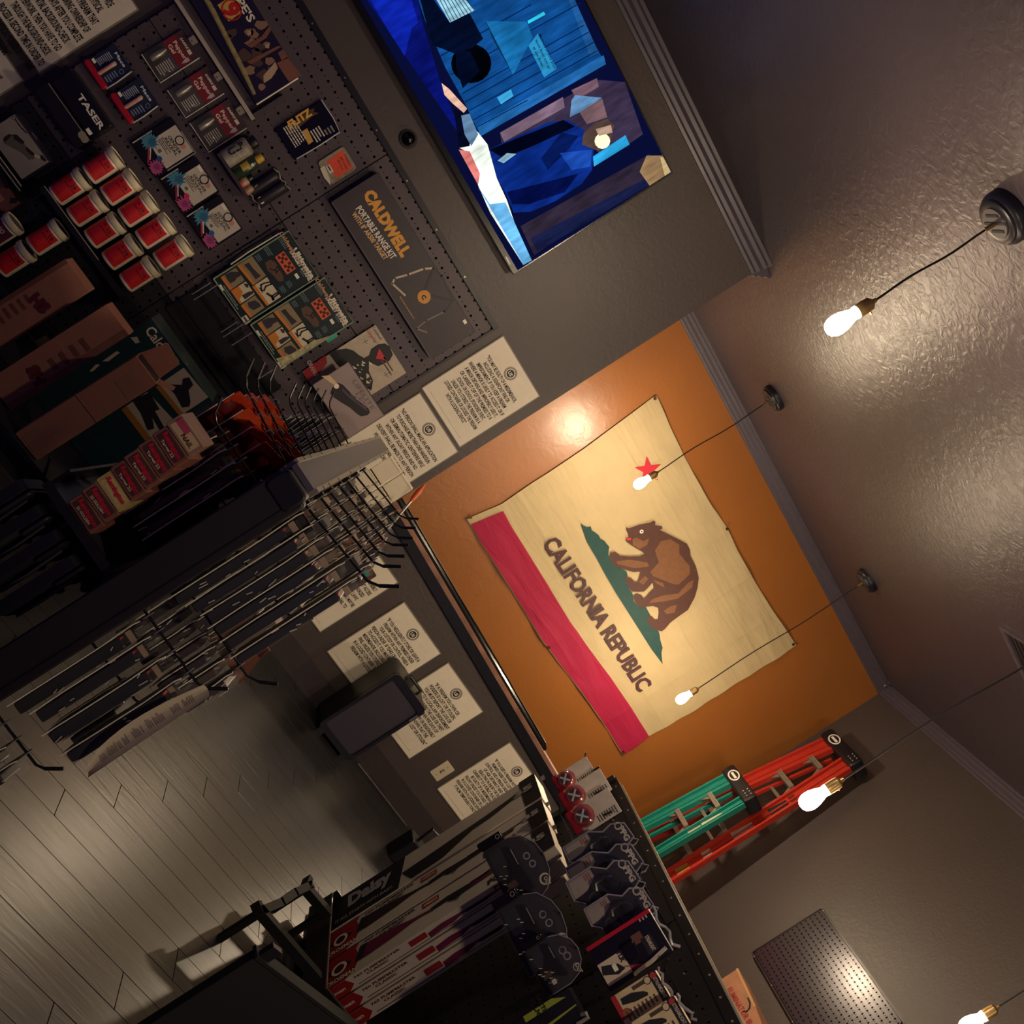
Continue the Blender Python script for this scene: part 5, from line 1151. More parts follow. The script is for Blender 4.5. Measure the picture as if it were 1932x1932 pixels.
# dark pouches under the tray
for k, (x, s, h) in enumerate(((-.080,.06,.19),(-.138,.06,.2),(-.196,.06,.18),(-.254,.06,.22))):
    o = root('black_pouch', 'soft black pouch, %s under the cartridge tray' % ordn[k], 'pouch', gl(x, s, .638), TH + 1.45, 'soft black pouches under the tray')
    part('pouch_body', MB().prism(rr(-.05,.05,-h,0,.012), 0, .03, .008), mat('0f0e15', .5), o, True); part('flap', MB().prism(rr(-.052,.052,-h*.35,.004,.01), -.006, 0, .003), mat('15131c', .45), o)
    part('strap', MB().tube([(-.03,-.008,-.02),(-.032,-.012,-h*.5),(-.02,-.008,-h*.9)], .003, 6), mat('3a3640', .3), o); part('buckle', MB().box(-.012,.012,-.012,-.006,-h*.45,-h*.4), mat('6a645e', .25, .5), o)
hook(-1, .06, .650, .27, 'black hook carrying the soft black pouches under the tray', HK, .0)
# folded black cloth between tray and post
o = root('folded_cloth', 'folded black cloth hanging between the tray and the end post', 'cloth', gl(-.125, .345, .872), TH)
vs, fs = [], []
for j in range(7):
    for i in range(25):
        u, v = i/24, j/6; vs.append((-.09+.165*u, .02*math.sin(u*30+v*2)+.012*math.sin(u*13), -.022-.36*v))
for j in range(6):
    for i in range(24): q = j*25+i; fs.append((q, q+25, q+26, q+1))
part('cloth', MB().add(vs, fs), mat('0c0b14', .55), o, True)
hook(-1, .345, .862, .21, 'black hook behind the folded cloth left of the post', HK, .0)
# ================================================================ right-hand gondola shelving with its goods
q = W(1165, 1466, 'Z', 1.2); RG = math.radians(-95.3)
FG = Frame((q.x, q.y, 0), RG)
gd = root('gondola_shelf', 'black gondola with perforated back and bright top edge on the right', 'shelf unit', FG.pos(0, 0, 0), RG)
M_PEGD = pegboard('16141a', .05, .004, 'dark_peg_panel')
for k in range(2): part('back_panel', MB().box(.02+k*.85, .02+k*.85+.845, .0, .03, .10, 1.165), M_PEGD, gd)
part('top_rail', MB().box(0, 1.75, -.004, .034, 1.165, 1.196), mat('141218', .3), gd)
part('bright_edge', MB().box(0, 1.75, .034, .040, 1.17, 1.2), mat('b8ac90', .25), gd)
part('end_upright', MB().box(-.012, .02, -.012, .036, 0, 1.19), mat('121016', .35), gd)
for k in range(16): part('rivet', MB().lathe([(.0035,-.0055),(.0035,-.003)], (.06+k*.09, 0, 1.18), 8, 'y'), mat('c9bfa4', .2, .7), gd)
for k in range(10): part('rivet', MB().lathe([(.0030,-.003),(.0030,-.0005)], (.10+k*.14, 0, 1.10 + .02*(k % 2)), 8, 'y'), mat('c9bfa4', .2, .7), gd)
part('base_deck', MB().box(.125, .64, -.285, 0, .05, .075), mat('121016', .4), gd)
part('front_lip', MB().box(.125, .64, -.289, -.283, .05, .145), mat('1a161c', .3), gd); part('end_lip', MB().box(.634, .64, -.285, 0, .05, .145), mat('161318', .3), gd); part('end_lip', MB().box(.122, .127, -.285, 0, .05, .165), mat('161318', .3), gd)
part('lip_edge', MB().box(.125, .642, -.2905, -.285, .144, .148), mat('6a6458', .3), gd); part('lip_edge', MB().box(.634, .6415, -.285, 0, .144, .148), mat('4a463e', .3), gd)
part('kick_plate', MB().box(-.01, 1.7, -.20, .03, 0, .05), blk(.6), gd)
for k in range(3): part('upright_foot', MB().box(.1+k*.5, .14+k*.5, -.19, .02, .045, .06), blk(.5), gd)

# air-rifle cartons standing on end
def stood(label, x0, x1, y0, y1, z1, kind, pre):
    o = root('rifle_carton', label, 'carton', FG.pos((x0+x1)/2, .077, -y0), RG, 'long cartons standing on end')
    w, t, h = x1-x0, y1-y0, z1-.077
    part('carton_body', MB().prism(rr(-w/2, w/2, 0, h, .002, 1), 0, t, .001), mat('c0b4a4', .5, noise=.05), o)
    E2 = .0009
    def fx(pts, lvl=1): return [(w/2 + E2*lvl, a, b) for a, b in pts]
    def facex(name, polys, col, lvl=1):
        for p in polys:
            mb = MB(); p = ccw([(a*t, b*h) for a, b in p]); mb.add(fx(p, lvl), [tuple(range(len(p)))])
        return part(name, mb, mat(col, .5, noise=.05), o)
    def textx(name, rows, col, lvl=2):
        mb = MB()
        for s, a, b, hh, ww in rows:
            m_ = MB().text(s, a*t, b*h, hh, ww, 0, 'c', .03, math.radians(90)); mb.add([(w/2+E2*lvl, v[0], v[2]) for v in m_.v], m_.f)
        return part(name, mb, mat(col, .5, noise=0), o)
    S = lambda pts: ccw([((a-.5)*w, b*h) for a, b in pts])
    stockc = {'purple': '64163e', 'brown': '2b1718', 'black': '181420'}[kind]
    if pre == 'black':
        polyp(o, 'black_panel', [S([(0,.0),(1,0),(1,.36),(0,.40)])], '0e0c12', 1)
        part('lettering', MB().text('Daisy', w*.02, h*.235, w*.42, h*.20, -E2*3, 'c', .05, math.radians(90)).text('IT ALL STARTS WITH DAISY.', w*.36, h*.21, w*.09, h*.26, -E2*3, 'c', .02, math.radians(90)), mat('9a9498', .45, noise=0), o)
        polyp(o, 'printed_rifle', [S([(.55,.38),(.95,.42),(.92,.56),(.62,.70),(.60,.78),(.40,.95),(.30,.95),(.42,.76),(.45,.66),(.50,.55)])], '16131c', 2)
    else:
        polyp(o, 'red_panel', [S([(0,0),(1,0),(1,.13),(.85,.17),(.5,.19),(.15,.175),(0,.19)])], '8a1218', 1); facex('red_side', [[(0,0),(1,0),(1,.12),(.6,.15),(0,.13)]], '8a1218')
        part('target_emblem', MB().ring(-w*.0, h*.105, w*.13, w*.20, -E2*2, 24, ), mat('d8c8b8', .45), o); part('emblem_diamond', MB().flat([(0,h*.105-w*.34),(w*.27,h*.105),(0,h*.105+w*.34),(-w*.27,h*.105)], -E2*1.5), mat('3a0c10', .45), o)
        part('brand_lettering', MB().text('CROSMAN', w*.42, h*.115, w*.14, h*.13, -E2*3, 'c', .03, math.radians(90)), mat('d8c8b8', .45, noise=0), o)
        textx('brand_lettering', [('Crosman', .62, .065, t*.26, h*.10)], 'd0bfae')
        rf = [(.22,.20),(.62,.18),(.66,.22),(.60,.34),(.52,.42),(.52,.455),(.56,.50),(.47,.505),(.44,.47),(.40,.42),(.30,.36),(.20,.24)]
        polyp(o, 'printed_stock', [S(rf)], stockc, 2)
        polyp(o, 'printed_butt', [S([(.18,.195),(.64,.175),(.66,.205),(.20,.225)])], '14121a', 3)
        polyp(o, 'printed_receiver', [S([(.44,.49),(.56,.50),(.54,.56),(.64,.575),(.60,.66),(.50,.66),(.48,.72),(.40,.80),(.36,.80),(.42,.66),(.38,.56)])], '1a1620', 3)
        polyp(o, 'printed_fore_end', [S([(.48,.66),(.60,.655),(.56,.86),(.46,.87)])], stockc, 2); polyp(o, 'printed_barrel', [S([(.40,.66),(.45,.66),(.43,.97),(.40,.97)])], '1a1620', 3)
        part('trigger_guard', MB().ring(w*.13, h*.60, w*.05, w*.08, -E2*3, 16), mat('17141c', .45), o)
        part('lettering', MB().text('760 PUMPMASTER', -w*.36, h*.32, w*.085, h*.22, -E2*2, 'c', .03, math.radians(90)).text('CLASSIC', -w*.24, h*.33, w*.085, h*.11, -E2*2, 'c', .03, math.radians(90)).text('CONTROL YOUR', w*.26, h*.80, w*.07, h*.13, -E2*2, 'c', .02, math.radians(90)).text('POWER', w*.40, h*.80, w*.16, h*.15, -E2*2, 'c', .05, math.radians(90)), mat('2a2028', .45, noise=0), o)
        rectp(o, 'made_in_label', -w*.40, -w*.22, h*.46, h*.53, '9a2a2a', 2); part('label_lettering', MB().text('AMERICA', -w*.25, h*.495, w*.08, h*.06, -E2*4, 'c', .03, math.radians(90)), mat('d8c0b0', .45, noise=0), o)
        textx('side_lettering', [('760 PUMPMASTER', .30, .255, t*.17, h*.19), ('CLASSIC', .55, .25, t*.17, h*.09), ('POWER', .35, .80, t*.26, h*.12)], '4a2426')
        facex('side_label', [[(.18,.385),(.62,.385),(.62,.455),(.18,.455)]], '8a2228', 2)
        facex('side_rifle', [[(.40,.46),(.78,.46),(.72,.56),(.55,.60),(.52,.66),(.62,.70),(.50,.82),(.40,.90),(.36,.82),(.42,.66),(.38,.60),(.30,.52)]], stockc, 2); facex('side_receiver', [[(.48,.60),(.62,.62),(.64,.70),(.48,.72),(.40,.66)]], '17141c', 3)
        facex('side_line', [[(.80,.16),(.84,.16),(.84,.95),(.80,.95)]], '2a2228', 2)
    if pre in ('black', 'head'):
        polyp(o, 'black_header', [S([(.0,.93),(1,.93),(1,1),(0,1)])], '121018', 4); part('header_lettering', MB().text('35 1', 0, h*.965, w*.2, w*.75, -E2*6, 'c', .05, math.radians(90)), mat('9a948e', .45, noise=0), o)
    return o
stood('black-ended long carton lettered Daisy, farthest of the standing cartons', .139, .310, -.262, -.200, .97, 'black', 'black')
stood('red-ended carton with a brown rifle, behind the purple rifle carton', .318, .455, -.258, -.200, .965, 'brown', 'head')
stood('red-ended carton with a big purple rifle on its face', .465, .610, -.258, -.214, .96, 'purple', 'head')
stood('red-ended carton right of the purple rifle carton, small side facing out', .47, .615, -.210, -.160, .95, 'purple', 'plain')
stood('red-ended carton farthest right of the standing row', .475, .620, -.156, -.104, .93, 'purple', 'plain')
q_ = FG.at(1015, 1540, .2)

def packf(px, py, depth, rot):
    d = ray(px, py); p = EYE + d*depth; return Frame((p.x, p.y, 0), math.radians(rot))
# hooks of the gondola
def ghook(px, py, x, z, L, label):
    o = root('gondola_hook', label, 'hook', FG.pos(x, z, 0), RG, 'wire hooks of the right gondola')
    part('rod', MB().tube([(0,-.0055,0),(0,-L*.9,L*.08),(0,-L,L*.08+.02)], .003, 8), mat('2a2830', .25, .5), o, True); part('peg_base', MB().box(-.012,.012,-.0055,-.0008,-.02,.012), blk(.4), o); return o
ghook(0, 0, .13, 1.125, .22, 'wire hook of the red pod packs near the gondola end'); ghook(0, 0, .44, 1.12, .22, 'wire hook carrying the first pair of shaped black packs')
ghook(0, 0, .62, 1.115, .22, 'wire hook carrying the second pair of shaped black packs'); ghook(0, 0, .86, 1.13, .20, 'wire hook above the red-banded light pack'); ghook(0, 0, 1.20, 1.09, .16, 'wire hook of the white light packs near the frame bottom')
ghook(0, 0, .56, .99, .34, 'long wire hook holding the pistol clamshells')

# pistol clamshells
dome = lambda w, h: [( -w/2, 0), (w/2, 0), (w/2, h*.55), (w*.42, h*.78), (w*.22, h*.95), (0, h), (-w*.22, h*.95), (-w*.42, h*.78), (-w/2, h*.55)]
CS = [((905,1612),(975,1722),(992,1560),3.05,'dome-topped black pistol clamshell, highest of three'), ((930,1722),(1008,1838),(1020,1668),2.90,'middle dome-topped black pistol clamshell with a white price sticker'), ((985,1800),(1040,1880),(1062,1748),2.78,'lowest black pistol clamshell, half hidden in the dark')]
for i, (bl, br, tl_, dp, lab) in enumerate(CS):
    fr = packf((bl[0]+br[0])/2, (bl[1]+br[1])/2, dp, -48)
    x, z, w, h = fr.rect(bl, br, tl_, 0)
    o = root('pistol_clamshell', lab, 'clamshell', fr.pos(x, z, 0), fr.rot, 'black pistol clamshells')
    part('card', MB().prism(dome(w, h), .0, .004, .001), mat('16131a', .35), o)
    part('side_flap', MB().prism(rr(-w*.62, -w*.5, 0, h*.5, .006), -.03, .0, .002), mat('121018', .25), o)
    pist = [(-.36,.42),(-.34,.52),(.30,.60),(.34,.54),(.30,.44),(.22,.42),(.26,.12),(.08,.10),(.04,.34),(-.06,.36),(-.10,.42)]
    part('pistol', MB().prism(ccw([(a*w, b*h) for a, b in pist]), -.026, -.002, .004), mat('08080c', .22), o)
    part('grip_insert', MB().prism(ccw([(a*w, b*h) for a, b in ((.12,.14),(.22,.15),(.19,.36),(.10,.34))]), -.028, -.026), mat('4a3428', .4), o)
    part('slide_glint', MB().box(-.3*w, -.05*w, -.0275, -.026, .515*h, .53*h), mat('cfcac0', .1, .6), o)
    part('emblem_ring', MB().ring(w*.30, h*.80, w*.06, w*.085, -.001, 24), mat('c9c0b0', .4), o); part('emblem_lettering', MB().text('OLT', w*.34, h*.785, .012, .026, -.002, 'c', .04), mat('c9c0b0', .4, noise=0), o)
    part('emblem_ring', MB().ring(-w*.555, h*.42, w*.025, w*.036, -.0308, 20), mat('8c857a', .4), o)
    part('small_badge', MB().ring(-w*.12, h*.70, .007, .011, -.001, 14).ring(w*.02, h*.73, .007, .011, -.001, 14), mat('8a8490', .4), o)
    if i: part('price_sticker', MB().flat(rr(w*.26,w*.36,h*.22,h*.31,.001,1), -.0036), mat('cfc7b8', .5), o)
    part('clamshell', MB().prism(dome(w*.98, h*.98), -.045, -.001, .02), mat('b0aab8', .06, alpha=.04, noise=0, spec=.9), o, True)
    part('rim', MB().tube([(a, -.002, b) for a, b in dome(w, h)[1:]], .002, 6), mat('77727e', .12), o, True)
    gm_ = MB(); rnd = random.Random(i)
    for k in range(9): a, b = rnd.uniform(-.3,.35)*w, rnd.uniform(.06,.35)*h; gm_.tube([(a,-.046,b),(a+.004,-.046,b+.008)], .0012, 5)
    part('film_glint', gm_, mat('dcd6c8', .1, .3), o, kind='stuff')
    part('hang_tab', MB().tube([(0,-.002,h*.97),(0,-.03,h*1.0)], .003, 6), M_HOOK, o)

# shaped black packs with grey lower card
ear = lambda w, h: [(-w*.5,0),(-w*.1,-h*.02),(w*.05,h*.10),(w*.30,h*.12),(w*.5,h*.30),(w*.46,h*.52),(w*.30,h*.66),(w*.34,h*.80),(w*.22,h*1.0),(-w*.2,h*.98),(-w*.36,h*.80),(-w*.30,h*.64),(-w*.5,h*.45)]
PP = [((1062,1600),(1100,1665),(1168,1533),3.16,'shaped black ear-protection pack, farthest on its hook'), ((1066,1640),(1114,1722),(1178,1568),3.06,'shaped black ear-protection pack, second from the far end, lettered in white'), ((1066,1668),(1118,1750),(1170,1600),2.96,'shaped black ear-protection pack with a grey lower corner, third in line'), ((1098,1720),(1150,1790),(1196,1655),2.86,'shaped black ear-protection pack, nearest of four, above the red-banded pack')]
for i, (bl, br, tl_, dp, lab) in enumerate(PP):
    fr = packf((bl[0]+br[0])/2, (bl[1]+br[1])/2, dp, -46); x, z, w, h = fr.rect(bl, br, tl_, 0)
    o = root('ear_protection_pack', lab, 'pack', fr.pos(x, z, 0), fr.rot, 'shaped ear-protection packs')
    part('card', MB().prism(ear(w, h), 0, .004, .001), mat('121018', .3), o)
    part('grey_card', MB().flat(ccw([(-w*.48,h*.02),(-w*.12,h*.0),(-w*.14,h*.22),(-w*.30,h*.42),(-w*.48,h*.42)]), -.0008), mat('9a8e88', .4), o)
    greek(o, -w*.44, -w*.30, h*.26, h*.38, 3, '8a3a34', 2, i)
    for s, (cx, cz, r_) in enumerate(((w*.14, h*.30, w*.20), (.0, h*.62, w*.17))):
        part('ear_cup', MB().lathe([(.001,-.042),(r_*.6,-.040),(r_*.9,-.030),(r_,-.012),(r_,0)], (cx, 0, cz), 24, 'y'), mat('0d0d14', .18), o, True)
    part('head_band', MB().tube([(w*.14,-.02,h*.30),(-w*.16,-.024,h*.40),(-w*.16,-.024,h*.56),(0,-.02,h*.62)], .008, 8), mat('15141c', .3), o, True)
    part('lettering', MB().text('PPG', w*.02, h*.86, .020, .045, -.0016, 'c', .05), mat('b8b0a8', .4, noise=0), o); part('swirl_logo', MB().ring(-w*.22, h*.88, .008, .012, -.0016, 18), mat('b8b0a8', .4), o)
    if i > 1: part('gold_band', MB().flat(ccw([(w*.30,h*.36),(w*.45,h*.40),(w*.42,h*.56),(w*.28,h*.52)]), -.0012), mat('8a743a', .4), o)
    part('clear_shell', MB().prism(ear(w*.99, h*.99), -.044, -.001, .014), mat('a8a4b4', .06, alpha=.04, noise=0, spec=.9), o, True)
    part('shell_rim', MB().tube([(a, -.002, b) for a, b in ear(w, h) + ear(w, h)[:1]], .0026, 6), mat('8c8894', .1), o, True)
    part('hang_loop', MB().tube([(w*.22,-.002,h*.96),(w*.34,-.004,h*1.04),(w*.40,-.004,h*.96),(w*.36,-.002,h*.82)], .0024, 6), mat('8c8894', .1), o)
# red pod blister packs
RP = [((1040,1470),(1062,1502),(1082,1440),3.36), ((1052,1500),(1075,1536),(1104,1466),3.30), ((1066,1538),(1092,1578),(1118,1502),3.22)]
for i, (bl, br, tl_, dp) in enumerate(RP):
    fr = packf((bl[0]+br[0])/2, (bl[1]+br[1])/2, dp, -40); x, z, w, h = fr.rect(bl, br, tl_, 0); h *= 1.5
    o = root('red_pod_pack', 'printed white card with a red round pod, %s from the far end' % ordn[i].replace('innermost', 'first'), 'blister pack', fr.pos(x, z, 0), fr.rot, 'red pod blister packs')
    part('card', MB().prism(rr(-w*.5, w*.6, 0, h, .003), 0, .003, .0008), mat('c0b6aa', .45), o)
    part('pod', MB().lathe([(.001,-.034),(w*.34,-.032),(w*.42,-.02),(w*.42,-.004),(w*.46,0)], (-w*.05, 0, h*.30), 24, 'y'), mat('8a1420', .15), o, True)
    part('pod_window', MB().disc(-w*.05, h*.30, w*.26, -.0345, 20), mat('2a1418', .15), o); part('cross_mark', MB().line([(-w*.22,h*.22),(w*.12,h*.38)], .006, -.0352).line([(-w*.22,h*.38),(w*.12,h*.22)], .006, -.0358), mat('b9b0aa', .3), o)
    part('red_base', MB().prism(rr(-w*.5, w*.45, 0, h*.16, .003), -.02, 0, .003), mat('9a1822', .3), o)
    greek(o, w*.22, w*.56, h*.5, h*.95, 8, '2a2228', 1, 50+i); part('black_arrow', MB().flat(ccw([(w*.30,h*.62),(w*.40,h*.66),(w*.44,h*.80),(w*.38,h*.86),(w*.34,h*.76)]), -.002), INK(), o)
    part('blister', MB().lathe([(w*.36,-.042),(w*.47,-.03),(w*.49,0)], (-w*.05, 0, h*.30), 24, 'y'), CLEAR(), o, True)
    if i == 0: part('hook_end', MB().tube([(w*.3,0,h*.96),(w*.32,-.02,h*1.0),(w*.33,-.022,h*1.16)], .003, 6), M_HOOK, o)
# light packs
def lightpack(label, bl, br, tl_, dp, red):
    fr = packf((bl[0]+br[0])/2, (bl[1]+br[1])/2, dp, -46); x, z, w, h = fr.rect(bl, br, tl_, 0)
    o = root('weapon_light_pack', label, 'pack', fr.pos(x, z, 0), fr.rot, 'weapon light packs')
    part('carton', MB().prism(rr(-w/2, w/2, 0, h, .003, 1), 0, .035, .001), mat('131017', .3) if red else mat('d0bc98', .45), o)
    if red:
        part('red_spine', MB().box(-w/2-.004, -w/2+.006, -.004, .03, 0, h), mat('b81c30', .3), o)
        rectp(o, 'white_panel', -w*.10, w*.40, h*.02, h*.40, 'cfc0ac', 1); polyp(o, 'printed_light', [[(-w*.04,h*.06),(w*.14,h*.02),(w*.30,h*.22),(w*.26,h*.34),(w*.10,h*.28)]], '1a161c', 2); price(o, w*.14, h*.22, .018, .012)
        part('window_light', MB().prism(rr(-w*.15, w*.22, h*.42, h*.62, .006), -.02, 0, .004), mat('0d0d14', .25), o); polyp(o, 'red_swoosh', [[(w*.18,h*.30),(w*.46,h*.50),(w*.46,h*.80),(w*.40,h*.60)]], '9a2028', 1)
        rectp(o, 'brown_hand', -w*.24, -w*.02, h*.60, h*.75, '6a4234', 1); rectp(o, 'name_panel', -w*.08, w*.30, h*.70, h*.86, '17131a', 2)
        part('lettering', MB().text('STREAMLIGHT', w*.10, h*.77, .011, w*.34, -.003, 'c', .03), mat('c8bdb0', .4, noise=0), o); part('lettering', MB().text('TLR', w*.0, h*.33, .013, .03, -.003, 'c', .04), mat('2a1c1e', .4, noise=0), o); greek(o, -w*.46, -w*.36, h*.80, h*.95, 3, 'c8bdb0', 2, 3)
        part('film_glint', MB().tube([(w*.36,-.004,h*.95),(w*.44,-.012,h*.7),(w*.47,-.004,h*.4)], .006, 6), mat('d0c8bc', .08, alpha=.6), o)
    else:
        rectp(o, 'red_strip', -w*.5, w*.3, 0, h*.10, 'a81c28', 1); rectp(o, 'black_header', -w*.5, w*.5, h*.84, h, '15121a', 1)
        polyp(o, 'printed_light', [[(-w*.30,h*.16),(-w*.10,h*.14),(w*.02,h*.40),(w*.06,h*.66),(-w*.02,h*.68),(-w*.12,h*.62),(-w*.28,h*.40)]], '17141a', 2); rectp(o, 'printed_battery', -w*.42, -w*.30, h*.45, h*.72, '4a3a30', 2)
        greek(o, w*.12, w*.46, h*.1, h*.8, 8, '4a3a30', 2, 8); part('round_logo', MB().ring(-w*.34, h*.78, .008, .010, -.0016, 16), mat('2a2426', .4), o); part('warranty_seal', MB().disc(w*.18, h*.15, .012, -.0016, 16), mat('8a5a3a', .4), o)
        part('lettering', MB().text('STREAMLIGHT', w*.06, h*.895, .010, w*.7, -.003, 'c', .03), mat('b9aea4', .4, noise=0), o); part('red_flame', MB().disc(-w*.38, h*.92, .008, -.0024, 12), mat('a83a3a', .4), o)
    rnd = random.Random(int(bl[0])); pts = [(-w*.5 + w*i/8, -.004-.012*rnd.random(), h*1.02+.02*rnd.random()) for i in range(9)]
    part('film_top', MB().tube(pts, .004, 6), mat('b9b4bc', .08, .3, alpha=.7), o)
    return o
lightpack('black light pack with a bright red spine', (1100,1796),(1158,1866),(1217,1722), 2.74, True)
lightpack('cream light pack with a printed black light, just below the red-spined pack', (1150,1880),(1180,1934),(1236,1832), 2.62, False)
lightpack('cream light pack cut off by the bottom edge of the frame', (1180,1932),(1212,1986),(1272,1882), 2.54, False)
# yellow-green pack near the bottom
fr = packf(1010, 1905, 2.6, -46); x, z, w, h = fr.rect((960,1932),(1000,1990),(1070,1868), 0)
o = root('plug_pack', 'black pack with yellow-green stripes at the bottom edge', 'pack', fr.pos(x, z, 0), fr.rot)
part('carton', MB().prism(rr(-w/2, w/2, 0, h, .004), 0, .04, .001), mat('17161a', .35), o); polyp(o, 'green_stripe', [[(-w*.5,h*.2),(-w*.32,h*.2),(-w*.32,h*.9),(-w*.5,h*.7)], [(w*.05,h*.3),(w*.14,h*.3),(w*.02,h*.98),(-w*.02,h*.98)]], '8f9a30', 1)
part('lettering', MB().text('TACTICAL', -w*.40, h*.5, .012, .07, -.003, 'c', .03).text('PLUGZ', -w*.41, h*.40, .012, .06, -.003, 'c', .03), mat('17161a', .4, noise=0), o); part('hang_clip', MB().tube([(w*.30,0,h*.98),(w*.34,-.01,h*1.06),(w*.46,-.01,h*1.06),(w*.46,-.006,h*.86)], .005, 8), mat('8f8a88', .2), o)

# ---------------------------------------------------------------- black frame and low cabinet before the gondola
def barz(mb, pts, z, w, t):
    for a, b in zip(pts[:-1], pts[1:]):
        A_, B_ = W(*a, 'Z', z), W(*b, 'Z', z); d = (B_-A_).normalized(); n = Vector((-d.y, d.x, 0))*(w/2); e = d*w*.3
        v = [A_-n-e, B_-n+e, B_+n+e, A_+n-e]; mb.add([p+Vector((0,0,-t)) for p in v] + v, [(0,3,2,1),(4,5,6,7),(0,1,5,4),(1,2,6,5),(2,3,7,6),(3,0,4,7)])
    return mb
ZB = .16; c0 = W(600, 1770, 'Z', ZB)
o = root('steel_frame', 'black steel frame with notched end lying before the gondola base', 'frame', (c0.x, c0.y, 0))
sh_ = Matrix.Translation(-Vector((c0.x, c0.y, 0)))
part('long_bar', barz(MB(), [(500,1716),(604,1836)], ZB, .030, .03).xf(sh_), mat('09090c', .75), o); part('upper_bar', barz(MB(), [(588,1676),(622,1716)], ZB, .038, .03).xf(sh_), mat('09090c', .75), o)
part('cross_bar', barz(MB(), [(498,1716),(535,1700),(560,1682),(590,1668)], ZB, .026, .03).xf(sh_), mat('09090c', .75), o)
part('notch', barz(MB(), [(584,1666),(588,1655)], ZB, .02, .03).xf(sh_), mat('09090c', .75), o); part('notch', barz(MB(), [(496,1712),(492,1702)], ZB, .02, .03).xf(sh_), mat('09090c', .75), o)
for px in ((500,1716),(590,1668),(622,1716)):
    a = W(*px, 'Z', ZB); part('foot', MB().box(a.x-c0.x-.01, a.x-c0.x+.01, a.y-c0.y-.01, a.y-c0.y+.01, 0, ZB-.03), mat('09090c', .75), o)
z_ = .5; A_, B_ = W(486, 1803, 'Z', z_), W(578, 1872, 'Z', z_)
o = root('low_cabinet', 'plain black low cabinet at the lower frame edge', 'cabinet', (A_.x, A_.y, 0), math.atan2(B_.y-A_.y, B_.x-A_.x))
ww = (B_-A_).length
part('cabinet_body', MB().box(0, ww*2.2, 0, .02, 0, z_-.0), mat('0b0a0e', .8), o); part('post', MB().box(.004, .035, .0, .012, z_-.01, z_+.035), mat('17141b', .45), o); part('edge_strip', MB().box(-.004, ww*2.2, -.006, .024, z_-.006, z_+.002), mat('09080b', .9), o)

# ---------------------------------------------------------------- carton behind the gondola
c_ = W(1392, 1827, 'X', 4.95); d_ = W(1364, 1846, 'X', 4.95)
o = root('tan_carton', 'tan carton lettered ELIMINATOR III standing behind the right gondola', 'carton', (4.95, c_.y, 0), -math.pi/2)
hz = c_.z; part('carton_body', MB().prism([(0,0),(.75,0),(.75,hz*.93),(.30,hz*.985),(.0,hz)], 0, .16, .002), mat('b07a5a', .55, noise=.15, nscale=14), o)
E3 = FR; lx = lambda px, py: (-(W(px, py, 'X', 4.948).y - c_.y), W(px, py, 'X', 4.948).z)
a, b2 = lx(1376, 1866), lx(1414, 1930); part('lettering', MB().text('ELIMINATOR III', (a[0]+b2[0])/2, (a[1]+b2[1])/2-.015, .036, math.dist(a, b2)*1.05, -.001, 'c', .03, math.atan2(b2[1]-a[1], b2[0]-a[0])), mat('9a2026', .5, noise=0), o)
part('swoosh', MB().line([lx(*p) for p in ((1411,1883),(1415,1892),(1414,1902),(1409,1908),(1402,1909))], .010, -.0018), INK(), o)
part('edge_tape', MB().prism(ccw([(-.002,hz-.012),(.30,hz*.985-.012),(.30,hz*.985+.002),(-.002,hz+.002)]), -.0015, .02), mat('c89a6a', .5), o)

# ---------------------------------------------------------------- pegboard on the right wall
x, z, w, h = FR.rect((1421,1796.6),(1499,1932),(1549,1714), .03); a = FR.at(1421, 1796.6, .03); b2 = FR.at(1549, 1714, .03)
xb = FR.at(1650, 1932, .03)[0]; xs = FR.at(1680, 1911, .03)[0]
o = root('wall_pegboard', 'dark pegboard with bright sheen on the right wall', 'pegboard', FR.pos(a[0], a[1], .03), FR.rot)
M_PEGR = pegboard('2a2430', .034, .0056, 'right_peg_panel', .24); hb = b2[1]-a[1]; ws = .98
for k in range(2): part('peg_panel', MB().prism(rr(k*ws+.002, (k+1)*ws-.002, .002, hb-.002, .012 if k == 0 else .003, 3), 0, .014, .002), M_PEGR, o)
part('frame_bar', MB().box(0, 2*ws, -.003, .028, hb-.002, hb+.012), mat('100e14', .35), o); part('frame_bar', MB().box(0, 2*ws, -.003, .028, -.012, .0), mat('1a171e', .35), o); part('frame_bar', MB().box(-.008, .0, -.002, .028, 0, hb), mat('1c1820', .35), o)
for px in ((.04,-.006),(.30,-.006),(.6,-.006),(.03,hb+.004)): part('screw', MB().lathe([(.004,-.007),(.004,-.003)], (px[0],0,px[1]), 8, 'y'), mat('d8d0bc', .2, .7), o)

